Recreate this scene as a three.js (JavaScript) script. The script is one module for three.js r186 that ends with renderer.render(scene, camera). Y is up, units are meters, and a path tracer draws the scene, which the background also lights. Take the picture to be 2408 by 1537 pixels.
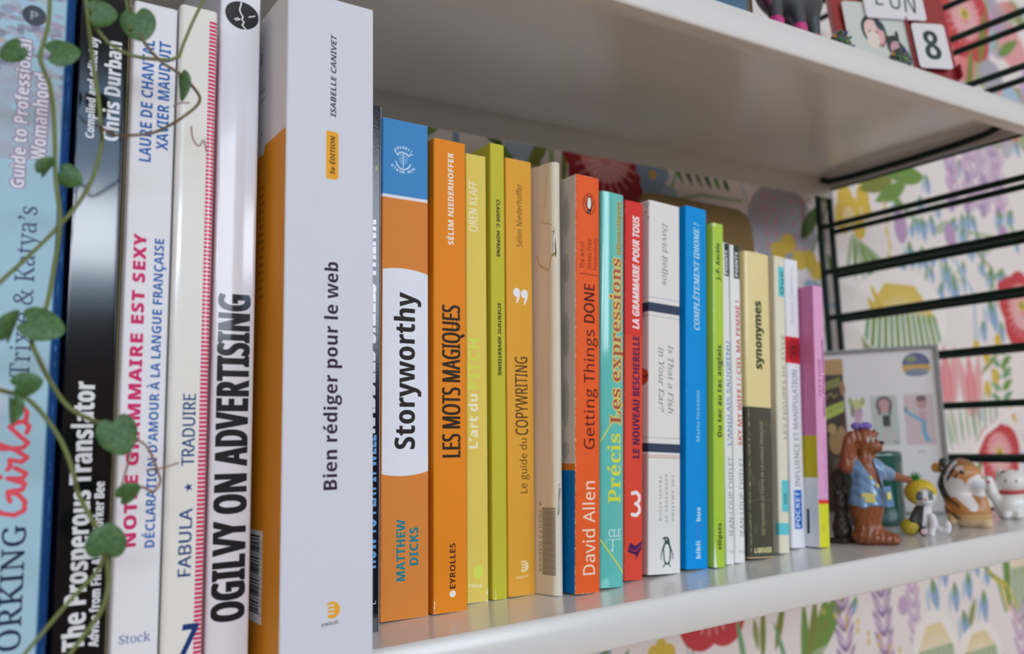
import * as THREE from 'three';
import { RoundedBoxGeometry } from 'three/addons/geometries/RoundedBoxGeometry.js';
import { MarchingCubes } from 'three/addons/objects/MarchingCubes.js';
import { mergeGeometries, mergeVertices, toCreasedNormals } from 'three/addons/utils/BufferGeometryUtils.js';
import { RectAreaLightUniformsLib } from 'three/addons/lights/RectAreaLightUniformsLib.js';

// ---------------------------------------------------------------- camera, light, exposure
// y = 0 is the top of the lower shelf, z points from the papered wall into the room, metres
RectAreaLightUniformsLib.init();
const scene = new THREE.Scene();
const camera = new THREE.PerspectiveCamera(40.738, 2408 / 1537, 0.01, 30);
camera.position.set(0, 0.0753, 0);
camera.up.set(-0.031893, 0.992612, 0.117063);
camera.lookAt(0.552423, 0.0753 + 0.115114, -0.825577);
camera.focus = 0.345;
camera.userData.fStop = 9.6;
const renderer = new THREE.WebGLRenderer({ antialias: true });
renderer.toneMapping = THREE.LinearToneMapping;
renderer.toneMappingExposure = 0.98;
renderer.shadowMap.enabled = true;
scene.background = new THREE.Color(0.45, 0.7, 1.0);
scene.backgroundIntensity = 3.8;
// daylight that comes in through the two windows behind the camera
for (const [x, y, w, h, power, tint] of [[-0.64, 0.82, 2.56, 0.27, 13, [0.95, 0.985, 1.06]], [1.64, 0.86, 1.2, 0.84, 6.8, [0.97, 0.985, 1.02]]]) {
  const day = new THREE.RectAreaLight(new THREE.Color(...tint), power, w, h);
  day.name = 'window_daylight'; day.position.set(x, y, 2.74); day.lookAt(x, y, 0); scene.add(day);
}

// ---------------------------------------------------------------- helpers
const names = new Map();
function numbered(n) { const k = names.get(n) ?? 0; names.set(n, k + 1); return k ? n + '_' + String(k).padStart(3, '0') : n; }
let seedState = 7;
const rnd = () => { seedState = (seedState * 1664525 + 1013904223) >>> 0; return seedState / 4294967296; };
const V = (x, y, z) => new THREE.Vector3(x, y, z);
function shade(o) { o.traverse((m) => { if (m.isMesh) { m.castShadow = true; m.receiveShadow = true; } }); return o; }
function thing(name, label, category, pos = [0, 0, 0], group) {
  const g = new THREE.Group(); g.name = numbered(name); g.position.set(...pos);
  g.userData = { label, category }; if (group) g.userData.group = group;
  scene.add(g); return g;
}
function part(name, geo, mat, parent, label) {
  const m = new THREE.Mesh(geo, mat); m.name = name; m.castShadow = m.receiveShadow = true;
  if (label) m.userData.label = label;
  parent.add(m); return m;
}
function struct(name, geo, mat, parent = scene) {
  const m = new THREE.Mesh(geo, mat); m.name = numbered(name); m.castShadow = m.receiveShadow = true;
  m.userData.kind = 'structure'; parent.add(m); return m;
}
const std = (o) => new THREE.MeshStandardMaterial(o);
const phy = (o) => new THREE.MeshPhysicalMaterial(o);
const css = (c, k = 1) => `rgb(${c.map((x) => Math.round(Math.min(255, x * k))).join(',')})`;
function box(x0, x1, y0, y1, z0, z1) { const g = new THREE.BoxGeometry(x1 - x0, y1 - y0, z1 - z0); g.translate((x0 + x1) / 2, (y0 + y1) / 2, (z0 + z1) / 2); return g; }
function rbox(w, h, d, r, s = 3) { return new RoundedBoxGeometry(w, h, d, s, r); }
function tube(pts, r, seg = 0, rs = 7, closed = false) {
  const c = new THREE.CatmullRomCurve3(pts.map((p) => V(...p)), closed, 'centripetal');
  return new THREE.TubeGeometry(c, seg || pts.length * 8, r, rs, closed);
}
function rod(a, b, r, n = 10) {
  const A = V(...a), B = V(...b), g = new THREE.CylinderGeometry(r, r, A.distanceTo(B), n);
  g.applyQuaternion(new THREE.Quaternion().setFromUnitVectors(V(0, 1, 0), B.clone().sub(A).normalize()));
  g.translate(...A.add(B).multiplyScalar(0.5).toArray()); return g;
}
function canvasTexture(c, srgb = true) {
  const t = new THREE.CanvasTexture(c); if (srgb) t.colorSpace = THREE.SRGBColorSpace; t.magFilter = THREE.LinearFilter; return t;
}
function newCanvas(w, h) { const c = document.createElement('canvas'); c.width = Math.round(w); c.height = Math.round(h); return c; }
// a signed distance field (millimetres) meshed into one smooth surface (metres)
function field(f, lo, hi, n, color) {
  const mc = new MarchingCubes(n, new THREE.MeshBasicMaterial(), false, false, 400000);
  const c = lo.map((l, i) => (l + hi[i]) / 2), half = Math.max(...lo.map((l, i) => (hi[i] - l) / 2)) * 1.08;
  mc.isolation = 0;
  const p = [0, 0, 0];
  for (let z = 0, q = 0; z < n; z++) for (let y = 0; y < n; y++) for (let x = 0; x < n; x++, q++) {
    p[0] = c[0] + ((x - n / 2) / (n / 2)) * half; p[1] = c[1] + ((y - n / 2) / (n / 2)) * half; p[2] = c[2] + ((z - n / 2) / (n / 2)) * half;
    mc.field[q] = -f(p[0], p[1], p[2]);
  }
  mc.update();
  const m = mc.count, a = new Float32Array(m * 3);
  for (let i = 0; i < m; i++) for (let k = 0; k < 3; k++) a[i * 3 + k] = (c[k] + mc.positionArray[i * 3 + k] * half) * 0.001;
  let g = new THREE.BufferGeometry(); g.setAttribute('position', new THREE.BufferAttribute(a, 3));
  g = mergeVertices(g, 1e-6); g.computeVertexNormals();
  if (color) {
    const P = g.attributes.position, col = new Float32Array(P.count * 3), C = new THREE.Color();
    for (let i = 0; i < P.count; i++) { const [r, gg, b] = color(P.getX(i) * 1000, P.getY(i) * 1000, P.getZ(i) * 1000); C.setRGB(r / 255, gg / 255, b / 255, THREE.SRGBColorSpace); C.toArray(col, i * 3); }
    g.setAttribute('color', new THREE.BufferAttribute(col, 3));
  }
  return g;
}
const smin = (a, b, k) => { const h = Math.max(k - Math.abs(a - b), 0) / k; return Math.min(a, b) - h * h * k * 0.25; };
const smax = (a, b, k) => -smin(-a, -b, k);
function ell(x, y, z, cx, cy, cz, rx, ry, rz) { const a = (x - cx) / rx, b = (y - cy) / ry, c = (z - cz) / rz, k = Math.hypot(a, b, c); return (k - 1) * Math.min(rx, ry, rz); }
function cap(x, y, z, a, b, ra, rb) {
  const ex = b[0] - a[0], ey = b[1] - a[1], ez = b[2] - a[2], px = x - a[0], py = y - a[1], pz = z - a[2];
  const t = Math.min(1, Math.max(0, (px * ex + py * ey + pz * ez) / (ex * ex + ey * ey + ez * ez)));
  return Math.hypot(px - ex * t, py - ey * t, pz - ez * t) - (ra + (rb - ra) * t);
}

// ---------------------------------------------------------------- the room
const plaster = std({ color: new THREE.Color(0.84, 0.76, 0.66), roughness: 0.95 });
const darkPaint = std({ color: new THREE.Color(0.3, 0.26, 0.22), roughness: 0.9 });
const woodFloor = std({ color: new THREE.Color(0.8, 0.53, 0.32), roughness: 0.6 });
const WALLZ = -0.503;
function wallpaper() {
  const k = 1.85, W = 1100, H = 900, c = newCanvas(W * k, H * k), g = c.getContext('2d');
  const X = (x) => (x - 150) * k, Y = (y) => (650 - y) * k;
  g.fillStyle = 'rgb(233,223,219)'; g.fillRect(0, 0, c.width, c.height);
  const C = { green: [112, 146, 70], olive: [128, 134, 62], dark: [74, 98, 44], sage: [160, 178, 140], mint: [120, 160, 116], blue: [140, 168, 198], sky: [168, 190, 208], grey: [168, 166, 174], lilac: [184, 150, 184], violet: [140, 108, 156], pale: [206, 182, 200], yellow: [214, 182, 74], sand: [226, 204, 150], red: [196, 66, 70], crimson: [158, 34, 42], pink: [226, 160, 160], rose: [222, 128, 130], white: [238, 230, 224] };
  const fill = (n, a = 1) => { g.fillStyle = `rgba(${C[n].join(',')},${a})`; };
  // a leaf or petal from (x,y) of given length and width, turned (degrees, 0 = to the right, 90 = up)
  function leaf(x, y, l, w, turn, col, a = 1) {
    g.save(); g.translate(X(x), Y(y)); g.rotate((-turn * Math.PI) / 180); fill(col, a); g.beginPath(); g.moveTo(0, 0);
    g.quadraticCurveTo(l * 0.35 * k, -w * k, l * k, 0); g.quadraticCurveTo(l * 0.35 * k, w * k, 0, 0); g.fill(); g.restore();
  }
  function blob(x, y, rx, ry, col, a = 1, turn = 0) { fill(col, a); g.beginPath(); g.ellipse(X(x), Y(y), rx * k, ry * k, (-turn * Math.PI) / 180, 0, 7); g.fill(); }
  function stroke(pts, w, col, a = 1) { g.strokeStyle = `rgba(${C[col].join(',')},${a})`; g.lineWidth = w * k; g.lineCap = 'round'; g.beginPath(); pts.forEach(([x, y], i) => (i ? g.lineTo(X(x), Y(y)) : g.moveTo(X(x), Y(y)))); g.stroke(); }
  function poppy(x, y, r, col = 'red', inner = 'pink', heart = true) {
    for (const [dx, dy, s] of [[-0.5, 0.25, 0.72], [0.5, 0.25, 0.72], [-0.34, -0.42, 0.68], [0.38, -0.42, 0.68], [0, 0.55, 0.6]]) blob(x + dx * r, y + dy * r, r * s, r * s, col);
    blob(x, y + r * 0.1, r * 0.7, r * 0.66, inner, 0.9);
    for (let i = 0; i < 22; i++) { const t = (i / 22) * 6.283; stroke([[x + Math.cos(t) * r * 0.45, y + Math.sin(t) * r * 0.45], [x + Math.cos(t) * r * 0.85, y + Math.sin(t) * r * 0.8]], r * 0.06, inner, 0.8); stroke([[x + Math.cos(t) * r * 0.2, y + Math.sin(t) * r * 0.2], [x + Math.cos(t) * r * 0.5, y + Math.sin(t) * r * 0.5]], r * 0.04, 'white', 0.6); }
    if (heart) { blob(x, y + r * 0.15, r * 0.2, r * 0.16, 'yellow'); blob(x, y + r * 0.15, r * 0.09, r * 0.08, 'olive'); }
  }
  function bell(x, y, s, turn = 0) { leaf(x, y + s, 2.1 * s, 0.95 * s, -90 + turn, 'blue'); leaf(x, y + s * 1.1, 1.1 * s, 0.5 * s, -90 + turn, 'green', 0.8); leaf(x - s * 0.6, y + s * 0.6, 1.6 * s, 0.4 * s, -100 + turn, 'sky', 0.8); }
  function spike(x, y0, y1, w, col = 'violet') { // hyacinth or lavender: rows of paired florets
    const n = Math.round((y1 - y0) / (w * 0.62));
    for (let i = 0; i < n; i++) { const y = y0 + (i / n) * (y1 - y0), s = w * (0.55 + 0.45 * Math.sin((i / n) * 2.2 + 0.5)); leaf(x, y, s * 1.1, s * 0.3, 62, col, 0.85); leaf(x, y, s * 1.1, s * 0.3, 118, col, 0.85); leaf(x, y + s * 0.2, s * 0.8, s * 0.22, 48, 'pale', 0.9); leaf(x, y + s * 0.2, s * 0.8, s * 0.22, 132, 'pale', 0.9); }
  }
  function dome(x, y, rx, ry, top = 'yellow') { // a striped, fan-shaped flower head hanging open downwards
    blob(x, y, rx * 1.05, ry * 1.02, 'white');
    g.save(); g.beginPath(); g.ellipse(X(x), Y(y), rx * k, ry * k, 0, 0, 7); g.clip();
    for (let i = -6; i <= 6; i++) { const t = i / 6.5; stroke([[x + t * rx * 0.35, y + ry * 0.62], [x + t * rx * 0.85, y - ry * 0.1]], rx * 0.07, top, 0.85); stroke([[x + t * rx * 0.8, y - ry * 0.02], [x + t * rx * 1.0, y - ry * 1.05]], rx * 0.085, i % 2 ? 'green' : 'mint', 0.95); }
    g.restore();
  }
  function fern(x, y, len, turn, col = 'green', n = 7, w = 9) { for (let i = 0; i < n; i++) { const t = i / n, a = (turn * Math.PI) / 180, px = x + Math.cos(a) * len * t, py = y + Math.sin(a) * len * t; leaf(px, py, w * 2.2 * (1 - t * 0.5), w * 0.5, turn + 52, col); leaf(px, py, w * 2.2 * (1 - t * 0.5), w * 0.5, turn - 52, i % 2 ? 'dark' : col); } }
  // quiet filling where nothing particular is to be seen
  for (let i = 0; i < 150; i++) {
    const x = 150 + rnd() * W, y = -250 + rnd() * H, q = rnd();
    if (q < 0.3) leaf(x, y, 26 + rnd() * 26, 6 + rnd() * 6, rnd() * 360, ['green', 'sage', 'olive', 'mint'][i % 4], 0.8);
    else if (q < 0.55) bell(x, y, 8 + rnd() * 5, rnd() * 60 - 30);
    else if (q < 0.7) blob(x, y, 8, 9, ['lilac', 'pale', 'yellow', 'rose'][i % 4], 0.8);
    else stroke([[x, y], [x + 8 - rnd() * 16, y + 20], [x + 12 - rnd() * 24, y + 42]], 2.2, ['mint', 'sage', 'sky'][i % 3], 0.8);
  }
  // strip seen above the books
  leaf(262, 270, 30, 9, 30, 'green'); stroke([[297, 240], [296, 292]], 5, 'blue'); blob(280, 258, 16, 12, 'grey');
  leaf(312, 292, 34, 9, -40, 'dark'); leaf(330, 262, 40, 11, 40, 'green'); blob(353, 278, 17, 12, 'sky'); leaf(356, 262, 30, 10, 50, 'olive'); leaf(336, 300, 30, 9, -12, 'dark');
  for (let i = 0; i < 4; i++) leaf(368 + i * 9, 236 + i * 3, 66, 5, 96 - i * 6, i % 2 ? 'sage' : 'olive');
  leaf(396, 215, 50, 8, 84, 'green');
  poppy(429, 279, 36, 'crimson', 'pink'); leaf(462, 240, 34, 6, 60, 'olive');
  for (let i = 0; i < 5; i++) { const t = i * 1.256 + 0.3; blob(477 + Math.cos(t) * 10, 272 + Math.sin(t) * 10, 8, 8, 'blue'); } blob(477, 272, 4, 4, 'yellow'); blob(494, 258, 9, 7, 'sky');
  fern(500, 287, 70, -8, 'green', 6, 10); stroke([[490, 252], [530, 262], [580, 262]], 2.5, 'sage');
  blob(630, 244, 46, 40, 'grey'); for (let i = 0; i < 30; i++) leaf(596 + (i % 6) * 12, 222 + Math.floor(i / 6) * 11, 9, 3, 70, i % 3 ? 'rose' : 'lilac', 0.75);
  leaf(654, 236, 48, 15, 48, 'dark'); leaf(690, 226, 34, 8, -70, 'green'); stroke([[664, 215], [690, 262], [706, 290]], 2, 'green');
  for (const [x, y] of [[622, 222], [636, 230], [650, 216], [664, 217], [672, 208]]) blob(x, y, 10, 9, 'yellow'); blob(668, 190, 15, 8, 'sky', 1, -20); stroke([[610, 200], [660, 180], [700, 176]], 4, 'sky', 0.8);
  // right of the books
  for (const [x, y, r] of [[718, 262, 12], [734, 268, 13], [724, 280, 12], [742, 256, 10], [752, 286, 10], [756, 274, 8]]) blob(x, y, r, r * 1.3, 'yellow'); blob(728, 262, 10, 12, 'sand');
  for (let i = 0; i < 4; i++) leaf(760 + i * 22, 316 - i * 3, 60, 17, 185 + i * 6, i % 2 ? 'green' : 'olive'); leaf(862, 320, 76, 20, 184, 'green'); leaf(792, 298, 40, 10, -30, 'green');
  for (let c = 0; c < 4; c++) for (let i = 0; i < 9; i++) { const y = 296 + i * 12, x = 908 + c * 32 + (i % 2) * 7; blob(x, y, 7, 8.5, i % 3 ? 'lilac' : 'violet', 0.62, i * 20); blob(x + 11, y + 5, 6.5, 7.5, 'pale', 0.8); }
  for (let i = 0; i < 46; i++) { const x = 830 + (i * 59) % 210, y = 196 + (i * 41) % 96; if (i % 3) bell(x, y, 8 + (i % 4) * 1.6, (i * 23) % 70 - 35); else leaf(x, y, 26, 6, (i * 67) % 360, i % 2 ? 'sage' : 'mint', 0.85); }
  spike(915, 300, 372, 26, 'lilac'); spike(962, 296, 400, 28, 'lilac'); spike(1004, 300, 410, 26, 'lilac'); blob(811, 262, 11, 17, 'lilac'); blob(900, 262, 11, 13, 'lilac'); blob(1010, 270, 11, 13, 'lilac'); stroke([[985, 268], [940, 268]], 3, 'sage');
  for (const [x, y, s] of [[865, 312, 11], [850, 290, 9], [866, 268, 12], [842, 266, 9], [880, 285, 9], [806, 280, 8], [823, 234, 14], [845, 232, 12], [812, 218, 10], [886, 218, 14], [900, 200, 12], [872, 198, 10], [858, 216, 9], [926, 262, 12], [940, 280, 11], [955, 258, 12], [965, 178, 20], [984, 160, 12], [948, 160, 12], [920, 226, 9], [960, 230, 10]]) bell(x, y, s, (x % 7) * 5 - 15);
  for (let i = 0; i < 5; i++) leaf(787 + (i % 2) * 3, 222 + i * 13, 15, 4, 92, 'yellow');
  for (let i = 0; i < 7; i++) leaf(732 + i * 3, 250 - i * 2, 46, 6, -110 + i * 13, i % 2 ? 'green' : 'sage');
  stroke([[905, 235], [935, 200], [930, 150]], 5, 'sky', 0.9); stroke([[880, 250], [912, 214], [918, 170]], 4, 'white'); stroke([[945, 250], [975, 232], [980, 190]], 4, 'olive', 0.7);
  for (let i = 0; i < 6; i++) leaf(728 + i * 4, 190 - i * 6, 50, 5, -84 - i * 4, i % 2 ? 'olive' : 'sage');
  dome(800, 172, 74, 46); for (const [x, y] of [[752, 200], [758, 190], [746, 188]]) leaf(x, y, 26, 7, -60, 'yellow');
  poppy(1034, 186, 40, 'red', 'pink'); leaf(985, 206, 18, 5, 60, 'red'); stroke([[968, 205], [985, 225], [1004, 226]], 3, 'mint');
  for (const [x, y] of [[868, 116], [912, 108]]) { for (const d of [-16, 16, 0]) leaf(x + d * 0.3, y - 40, 70, 17, 90 - d * 0.8, d ? 'pink' : 'rose', 0.92); stroke([[x, y - 34], [x, y + 12]], 2, 'white', 0.5); stroke([[x, y - 30], [x + 2, y - 70]], 3, 'sage'); }
  for (let i = 0; i < 5; i++) { leaf(972 + i * 1.6, 84 + i * 13, 26, 9, 28, i % 2 ? 'green' : 'mint'); leaf(970 + i * 1.6, 84 + i * 13, 22, 8, 156, 'mint'); } for (const [x, y] of [[948, 134], [962, 112], [944, 98], [930, 142], [975, 150]]) blob(x, y, 7, 9, 'yellow');
  for (let i = 0; i < 9; i++) leaf(866 + i * 11, 36 + i * 3, 44, 4.5, 98 - i * 2, i % 2 ? 'sage' : 'mint', 0.9); leaf(996, 60, 30, 8, 120, 'yellow');
  poppy(955, 26, 34, 'red', 'pink'); stroke([[870, 20], [910, 34], [928, 52], [1000, 78]], 7, 'white'); leaf(880, 4, 26, 8, 40, 'green'); leaf(906, 6, 26, 8, 60, 'green'); leaf(1010, 10, 26, 9, 120, 'sky');
  for (let i = 0; i < 12; i++) bell(720 + (i * 53) % 300, -10 - ((i * 37) % 60), 10, i * 9 - 40);
  // top right, above the upper shelf
  for (let i = 0; i < 70; i++) { const x = 860 + (i * 71) % 300, y = 372 + (i * 47) % 190; blob(x, y, 16 + (i % 5) * 4, 12 + (i % 4) * 4, ['grey', 'sage', 'olive', 'rose', 'lilac', 'sky', 'sage'][i % 7], 0.72, i * 31); }  // dense muted print, with the dimmer shade up here painted in too
  poppy(935, 488, 42, 'rose', 'pink'); poppy(975, 520, 44, 'red', 'pink'); leaf(960, 410, 90, 13, 74, 'olive'); leaf(996, 470, 80, 14, 70, 'olive'); leaf(930, 430, 40, 10, 100, 'green'); blob(1019, 460, 26, 20, 'grey'); blob(1060, 440, 20, 16, 'sky'); blob(1076, 505, 30, 24, 'pink'); blob(1120, 470, 26, 30, 'lilac'); leaf(1040, 490, 60, 14, 30, 'green'); blob(900, 420, 18, 14, 'grey'); leaf(880, 450, 40, 10, 40, 'olive');
  spike(1095, 380, 470, 26, 'lilac'); for (const [x, y] of [[880, 400], [905, 385], [940, 380], [1040, 400], [1060, 380]]) bell(x, y, 12, x % 30);
  // below the lower shelf
  poppy(512, -60, 35, 'red', 'pink', false); leaf(548, -130, 60, 6, 100, 'mint'); leaf(566, -118, 50, 7, 84, 'olive'); leaf(582, -112, 50, 8, 70, 'olive'); leaf(595, -125, 40, 5, 110, 'mint');
  for (let i = 0; i < 5; i++) leaf(618 + i * 4, -150 + i * 6, 76, 12, 88 - i * 10, i % 2 ? 'olive' : 'green'); leaf(636, -96, 36, 12, 20, 'green'); leaf(606, -140, 46, 14, 30, 'sage');
  spike(672, -180, -60, 26); spike(728, -176, -56, 28); spike(776, -160, -66, 22, 'lilac'); for (let i = 0; i < 18; i++) blob(646 + (i * 29) % 130, -90 - ((i * 17) % 80), 2.4, 3, 'yellow', 0.7);
  for (const [x, y, s] of [[809, -98, 15], [847, -105, 14], [872, -98, 14], [897, -120, 15], [858, -133, 14], [832, -80, 13], [888, -78, 13], [910, -92, 10]]) bell(x, y, s, (x % 5) * 6 - 12);
  dome(806, -146, 36, 34, 'sand'); dome(882, -160, 36, 26, 'sand'); dome(986, -90, 40, 70, 'sand'); leaf(944, -128, 90, 14, 88, 'green'); for (let i = 0; i < 4; i++) stroke([[905 + i * 5, -84 - i * 4], [925 + i * 6, -96 - i * 3], [936 + i * 7, -130]], 4, i % 2 ? 'yellow' : 'green', 0.9);
  spike(960, -200, -130, 28, 'lilac'); for (const [x, y] of [[450, -94], [458, -90], [466, -95]]) blob(x, y, 6, 8, 'yellow'); leaf(430, -70, 24, 8, 20, 'mint'); bell(405, -88, 12); leaf(412, -110, 30, 8, 60, 'mint');
  poppy(840, -215, 26, 'rose', 'pink'); leaf(600, -170, 50, 12, 160, 'sage');
  const t = canvasTexture(c); t.wrapS = t.wrapT = THREE.RepeatWrapping; return t;
}
{
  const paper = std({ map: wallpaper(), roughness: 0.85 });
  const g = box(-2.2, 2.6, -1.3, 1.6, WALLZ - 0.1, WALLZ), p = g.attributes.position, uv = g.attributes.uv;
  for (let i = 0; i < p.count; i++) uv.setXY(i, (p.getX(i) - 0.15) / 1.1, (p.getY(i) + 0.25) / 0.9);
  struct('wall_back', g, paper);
  struct('wall_left', box(-2.3, -2.2, -1.3, 1.6, WALLZ - 0.1, 2.75), plaster);
  struct('wall_right', box(2.6, 2.7, -1.3, 1.6, WALLZ - 0.1, 2.75), plaster);
  struct('floor', box(-2.3, 2.7, -1.4, -1.3, WALLZ - 0.1, 2.75), woodFloor);
  struct('ceiling', box(-2.3, 2.7, 1.6, 1.7, WALLZ - 0.1, 2.75), plaster);
  const s = new THREE.Shape([[-2.3, -1.3], [2.7, -1.3], [2.7, 1.6], [-2.3, 1.6]].map((q) => new THREE.Vector2(...q)));
  s.holes.push(new THREE.Path([[-1.96, 0.52], [0.68, 0.52], [0.68, 1.38], [-1.96, 1.38]].map((q) => new THREE.Vector2(...q))));
  s.holes.push(new THREE.Path([[1.0, 0.4], [2.28, 0.4], [2.28, 1.32], [1.0, 1.32]].map((q) => new THREE.Vector2(...q))));
  const w = new THREE.ExtrudeGeometry(s, { depth: 0.12, bevelEnabled: false }); w.translate(0, 0, 2.6);
  struct('wall_front', w, darkPaint);
  const white = std({ color: 0xe8e6e0, roughness: 0.5 }), glass = phy({ color: 0xffffff, transmission: 1, roughness: 0, ior: 1.5 });
  [[-1.96, 0.68, 0.52, 1.38], [1.0, 2.28, 0.4, 1.32]].forEach(([x0, x1, y0, y1], i) => {
    const win = new THREE.Group(); win.name = 'window_' + (i + 1); win.userData.kind = 'structure'; scene.add(win);
    const m = i ? (x0 + x1) / 2 : -0.36, f = 0.04;
    for (const [n, b] of [['frame_rail', [x0, x1, y0, y0 + f]], ['frame_rail', [x0, x1, y1 - f, y1]], ['frame_stile', [x0, x0 + f, y0 + f, y1 - f]], ['frame_stile', [x1 - f, x1, y0 + f, y1 - f]], ['glazing_bar', [m - 0.02, m + 0.02, y0 + f, y1 - f]]]) part(n, box(...b, 2.64, 2.68), white, win);
    for (const [a, b] of [[x0 + f, m - 0.02], [m + 0.02, x1 - f]]) part('pane', box(a, b, y0 + f, y1 - f, 2.658, 2.66), glass, win);
  });
}

// ---------------------------------------------------------------- wall shelves and their wire ladders
const lacquerMap = (() => { // white lacquer with a few specks and scratches
  const c = newCanvas(1024, 512), g = c.getContext('2d'); g.fillStyle = 'rgb(221,220,218)'; g.fillRect(0, 0, 1024, 512);
  g.fillStyle = 'rgb(60,58,60)'; for (const [x, y, r] of [[700, 60, 1.2], [610, 90, 1.4], [655, 300, 1.1], [520, 330, 1.3], [820, 120, 1], [300, 80, 1.2], [760, 420, 1.3], [430, 250, 1]]) { g.beginPath(); g.arc(x, y, r, 0, 7); g.fill(); }
  g.strokeStyle = 'rgba(90,84,80,0.55)'; g.lineWidth = 1; for (let i = 0; i < 22; i++) { const x = rnd() * 1024, y = rnd() * 512; g.beginPath(); g.moveTo(x, y); g.quadraticCurveTo(x + 6, y + rnd() * 4 - 2, x + 6 + rnd() * 12, y + rnd() * 8 - 4); g.stroke(); }
  const t = canvasTexture(c); t.wrapS = t.wrapT = THREE.RepeatWrapping; return t;
})();
const finish = { roughness: 0.3, clearcoat: 0.55, clearcoatRoughness: 0.18 };
const lacquer = phy({ map: lacquerMap, ...finish }), plainLacquer = phy({ color: new THREE.Color().setRGB(221 / 255, 220 / 255, 218 / 255, THREE.SRGBColorSpace), ...finish });
function planUV(g) { const p = g.attributes.position, uv = new Float32Array(p.count * 2); for (let i = 0; i < p.count; i++) { uv[i * 2] = p.getX(i) / 0.6; uv[i * 2 + 1] = (p.getZ(i) + p.getY(i)) / 0.3; } g.setAttribute('uv', new THREE.BufferAttribute(uv, 2)); return g; }
const X0 = -0.32, X1 = 0.678, ZF = -0.295, ZB = -0.4865;
function along(profile, x0, x1) { // a (z, y) outline drawn out along x
  const s = new THREE.Shape(profile.map(([z, y]) => new THREE.Vector2(-z, y)));
  const g = new THREE.ExtrudeGeometry(s, { depth: x1 - x0, bevelEnabled: false }); g.rotateY(Math.PI / 2); g.translate(x0, 0, 0); return toCreasedNormals(g, 0.7);
}
function shelf(y, label) {
  const t = thing('wall_shelf', label, 'shelf', [0, y, 0], 'metal wall shelves');
  part('deck', planUV(box(X0, X1, -0.0012, 0, ZB, ZF - 0.0018)), [plainLacquer, plainLacquer, lacquer, plainLacquer, plainLacquer, plainLacquer], t);
  const r = 0.0018, arc = []; for (let i = 0; i <= 6; i++) { const a = (i / 6) * Math.PI / 2; arc.push([ZF - r + Math.sin(a) * r, -r + Math.cos(a) * r]); }
  const low = []; for (let i = 0; i <= 5; i++) { const a = (i / 5) * Math.PI / 2; low.push([ZF - 0.0012 + Math.cos(a) * 0.0012, -0.0164 - Math.sin(a) * 0.0012]); }
  part('front_lip', planUV(along([...arc, ...low, [ZF - 0.0105, -0.0176], [ZF - 0.0105, -0.0166], [ZF - 0.0012, -0.0164], [ZF - 0.0012, -0.0012], [ZF - r, -0.0012]], X0, X1)), plainLacquer, t);
  part('back_lip', planUV(box(X0, X1, -0.0182, -0.0012, ZB, ZB + 0.0012)), plainLacquer, t);
  part('end_lip', planUV(box(X1 - 0.0012, X1, -0.0092, -0.0012, ZB + 0.0012, ZF - 0.0012)), plainLacquer, t);
  return t;
}
const lower = shelf(0, 'lower white metal wall shelf carrying the row of books');
const upper = shelf(0.29, 'upper white metal wall shelf above the books, seen from below');
const wire = phy({ color: new THREE.Color(0.003, 0.017, 0.011), roughness: 0.5, specularIntensity: 0.5 });
const rungYs = []; for (let i = -1; i <= 11; i++) rungYs.push(0.0394 + i * 0.0409);
function ladder(x, zb, label, inside) {
  const t = thing('wire_ladder_panel', label, 'shelf ladder', [x, -0.014, 0]);
  const Y = (y) => y + 0.014;
  part('post', rod([0, Y(-0.014), zb], [0, Y(0.53), zb], 0.0028), wire, t); part('post', rod([0, Y(-0.014), -0.291], [0, Y(0.53), -0.291], 0.0028), wire, t);
  for (const y of rungYs) {
    const held = inside && (Math.abs(y - 0.2848) < 0.005 || Math.abs(y + 0.0015) < 0.005);
    part('rung', held ? tube([[0, Y(y + 0.0016), -0.4835], [0, Y(y - 0.0008), -0.479], [0, Y(y - 0.0008), -0.335], [0, Y(y + 0.0018), -0.326]], 0.0027, 24, 8) : rod([0, Y(y), zb], [0, Y(y), -0.291], 0.0026), wire, t);
  }
}
ladder(0.6645, -0.4895, 'dark green wire ladder panel nearer the books, holding the shelf ends', true);
ladder(0.692, -0.4975, 'dark green wire ladder panel just beyond the shelf ends, farther right', false);

// ---------------------------------------------------------------- books
const paperEdge = (() => { const c = newCanvas(64, 8), g = c.getContext('2d'); for (let x = 0; x < 64; x++) { const v = 205 + rnd() * 36; g.fillStyle = `rgb(${v},${v - 6},${v - 22})`; g.fillRect(x, 0, 1, 8); } const t = canvasTexture(c); t.wrapS = t.wrapT = THREE.RepeatWrapping; return std({ map: t, roughness: 0.9 }); })();
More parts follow.
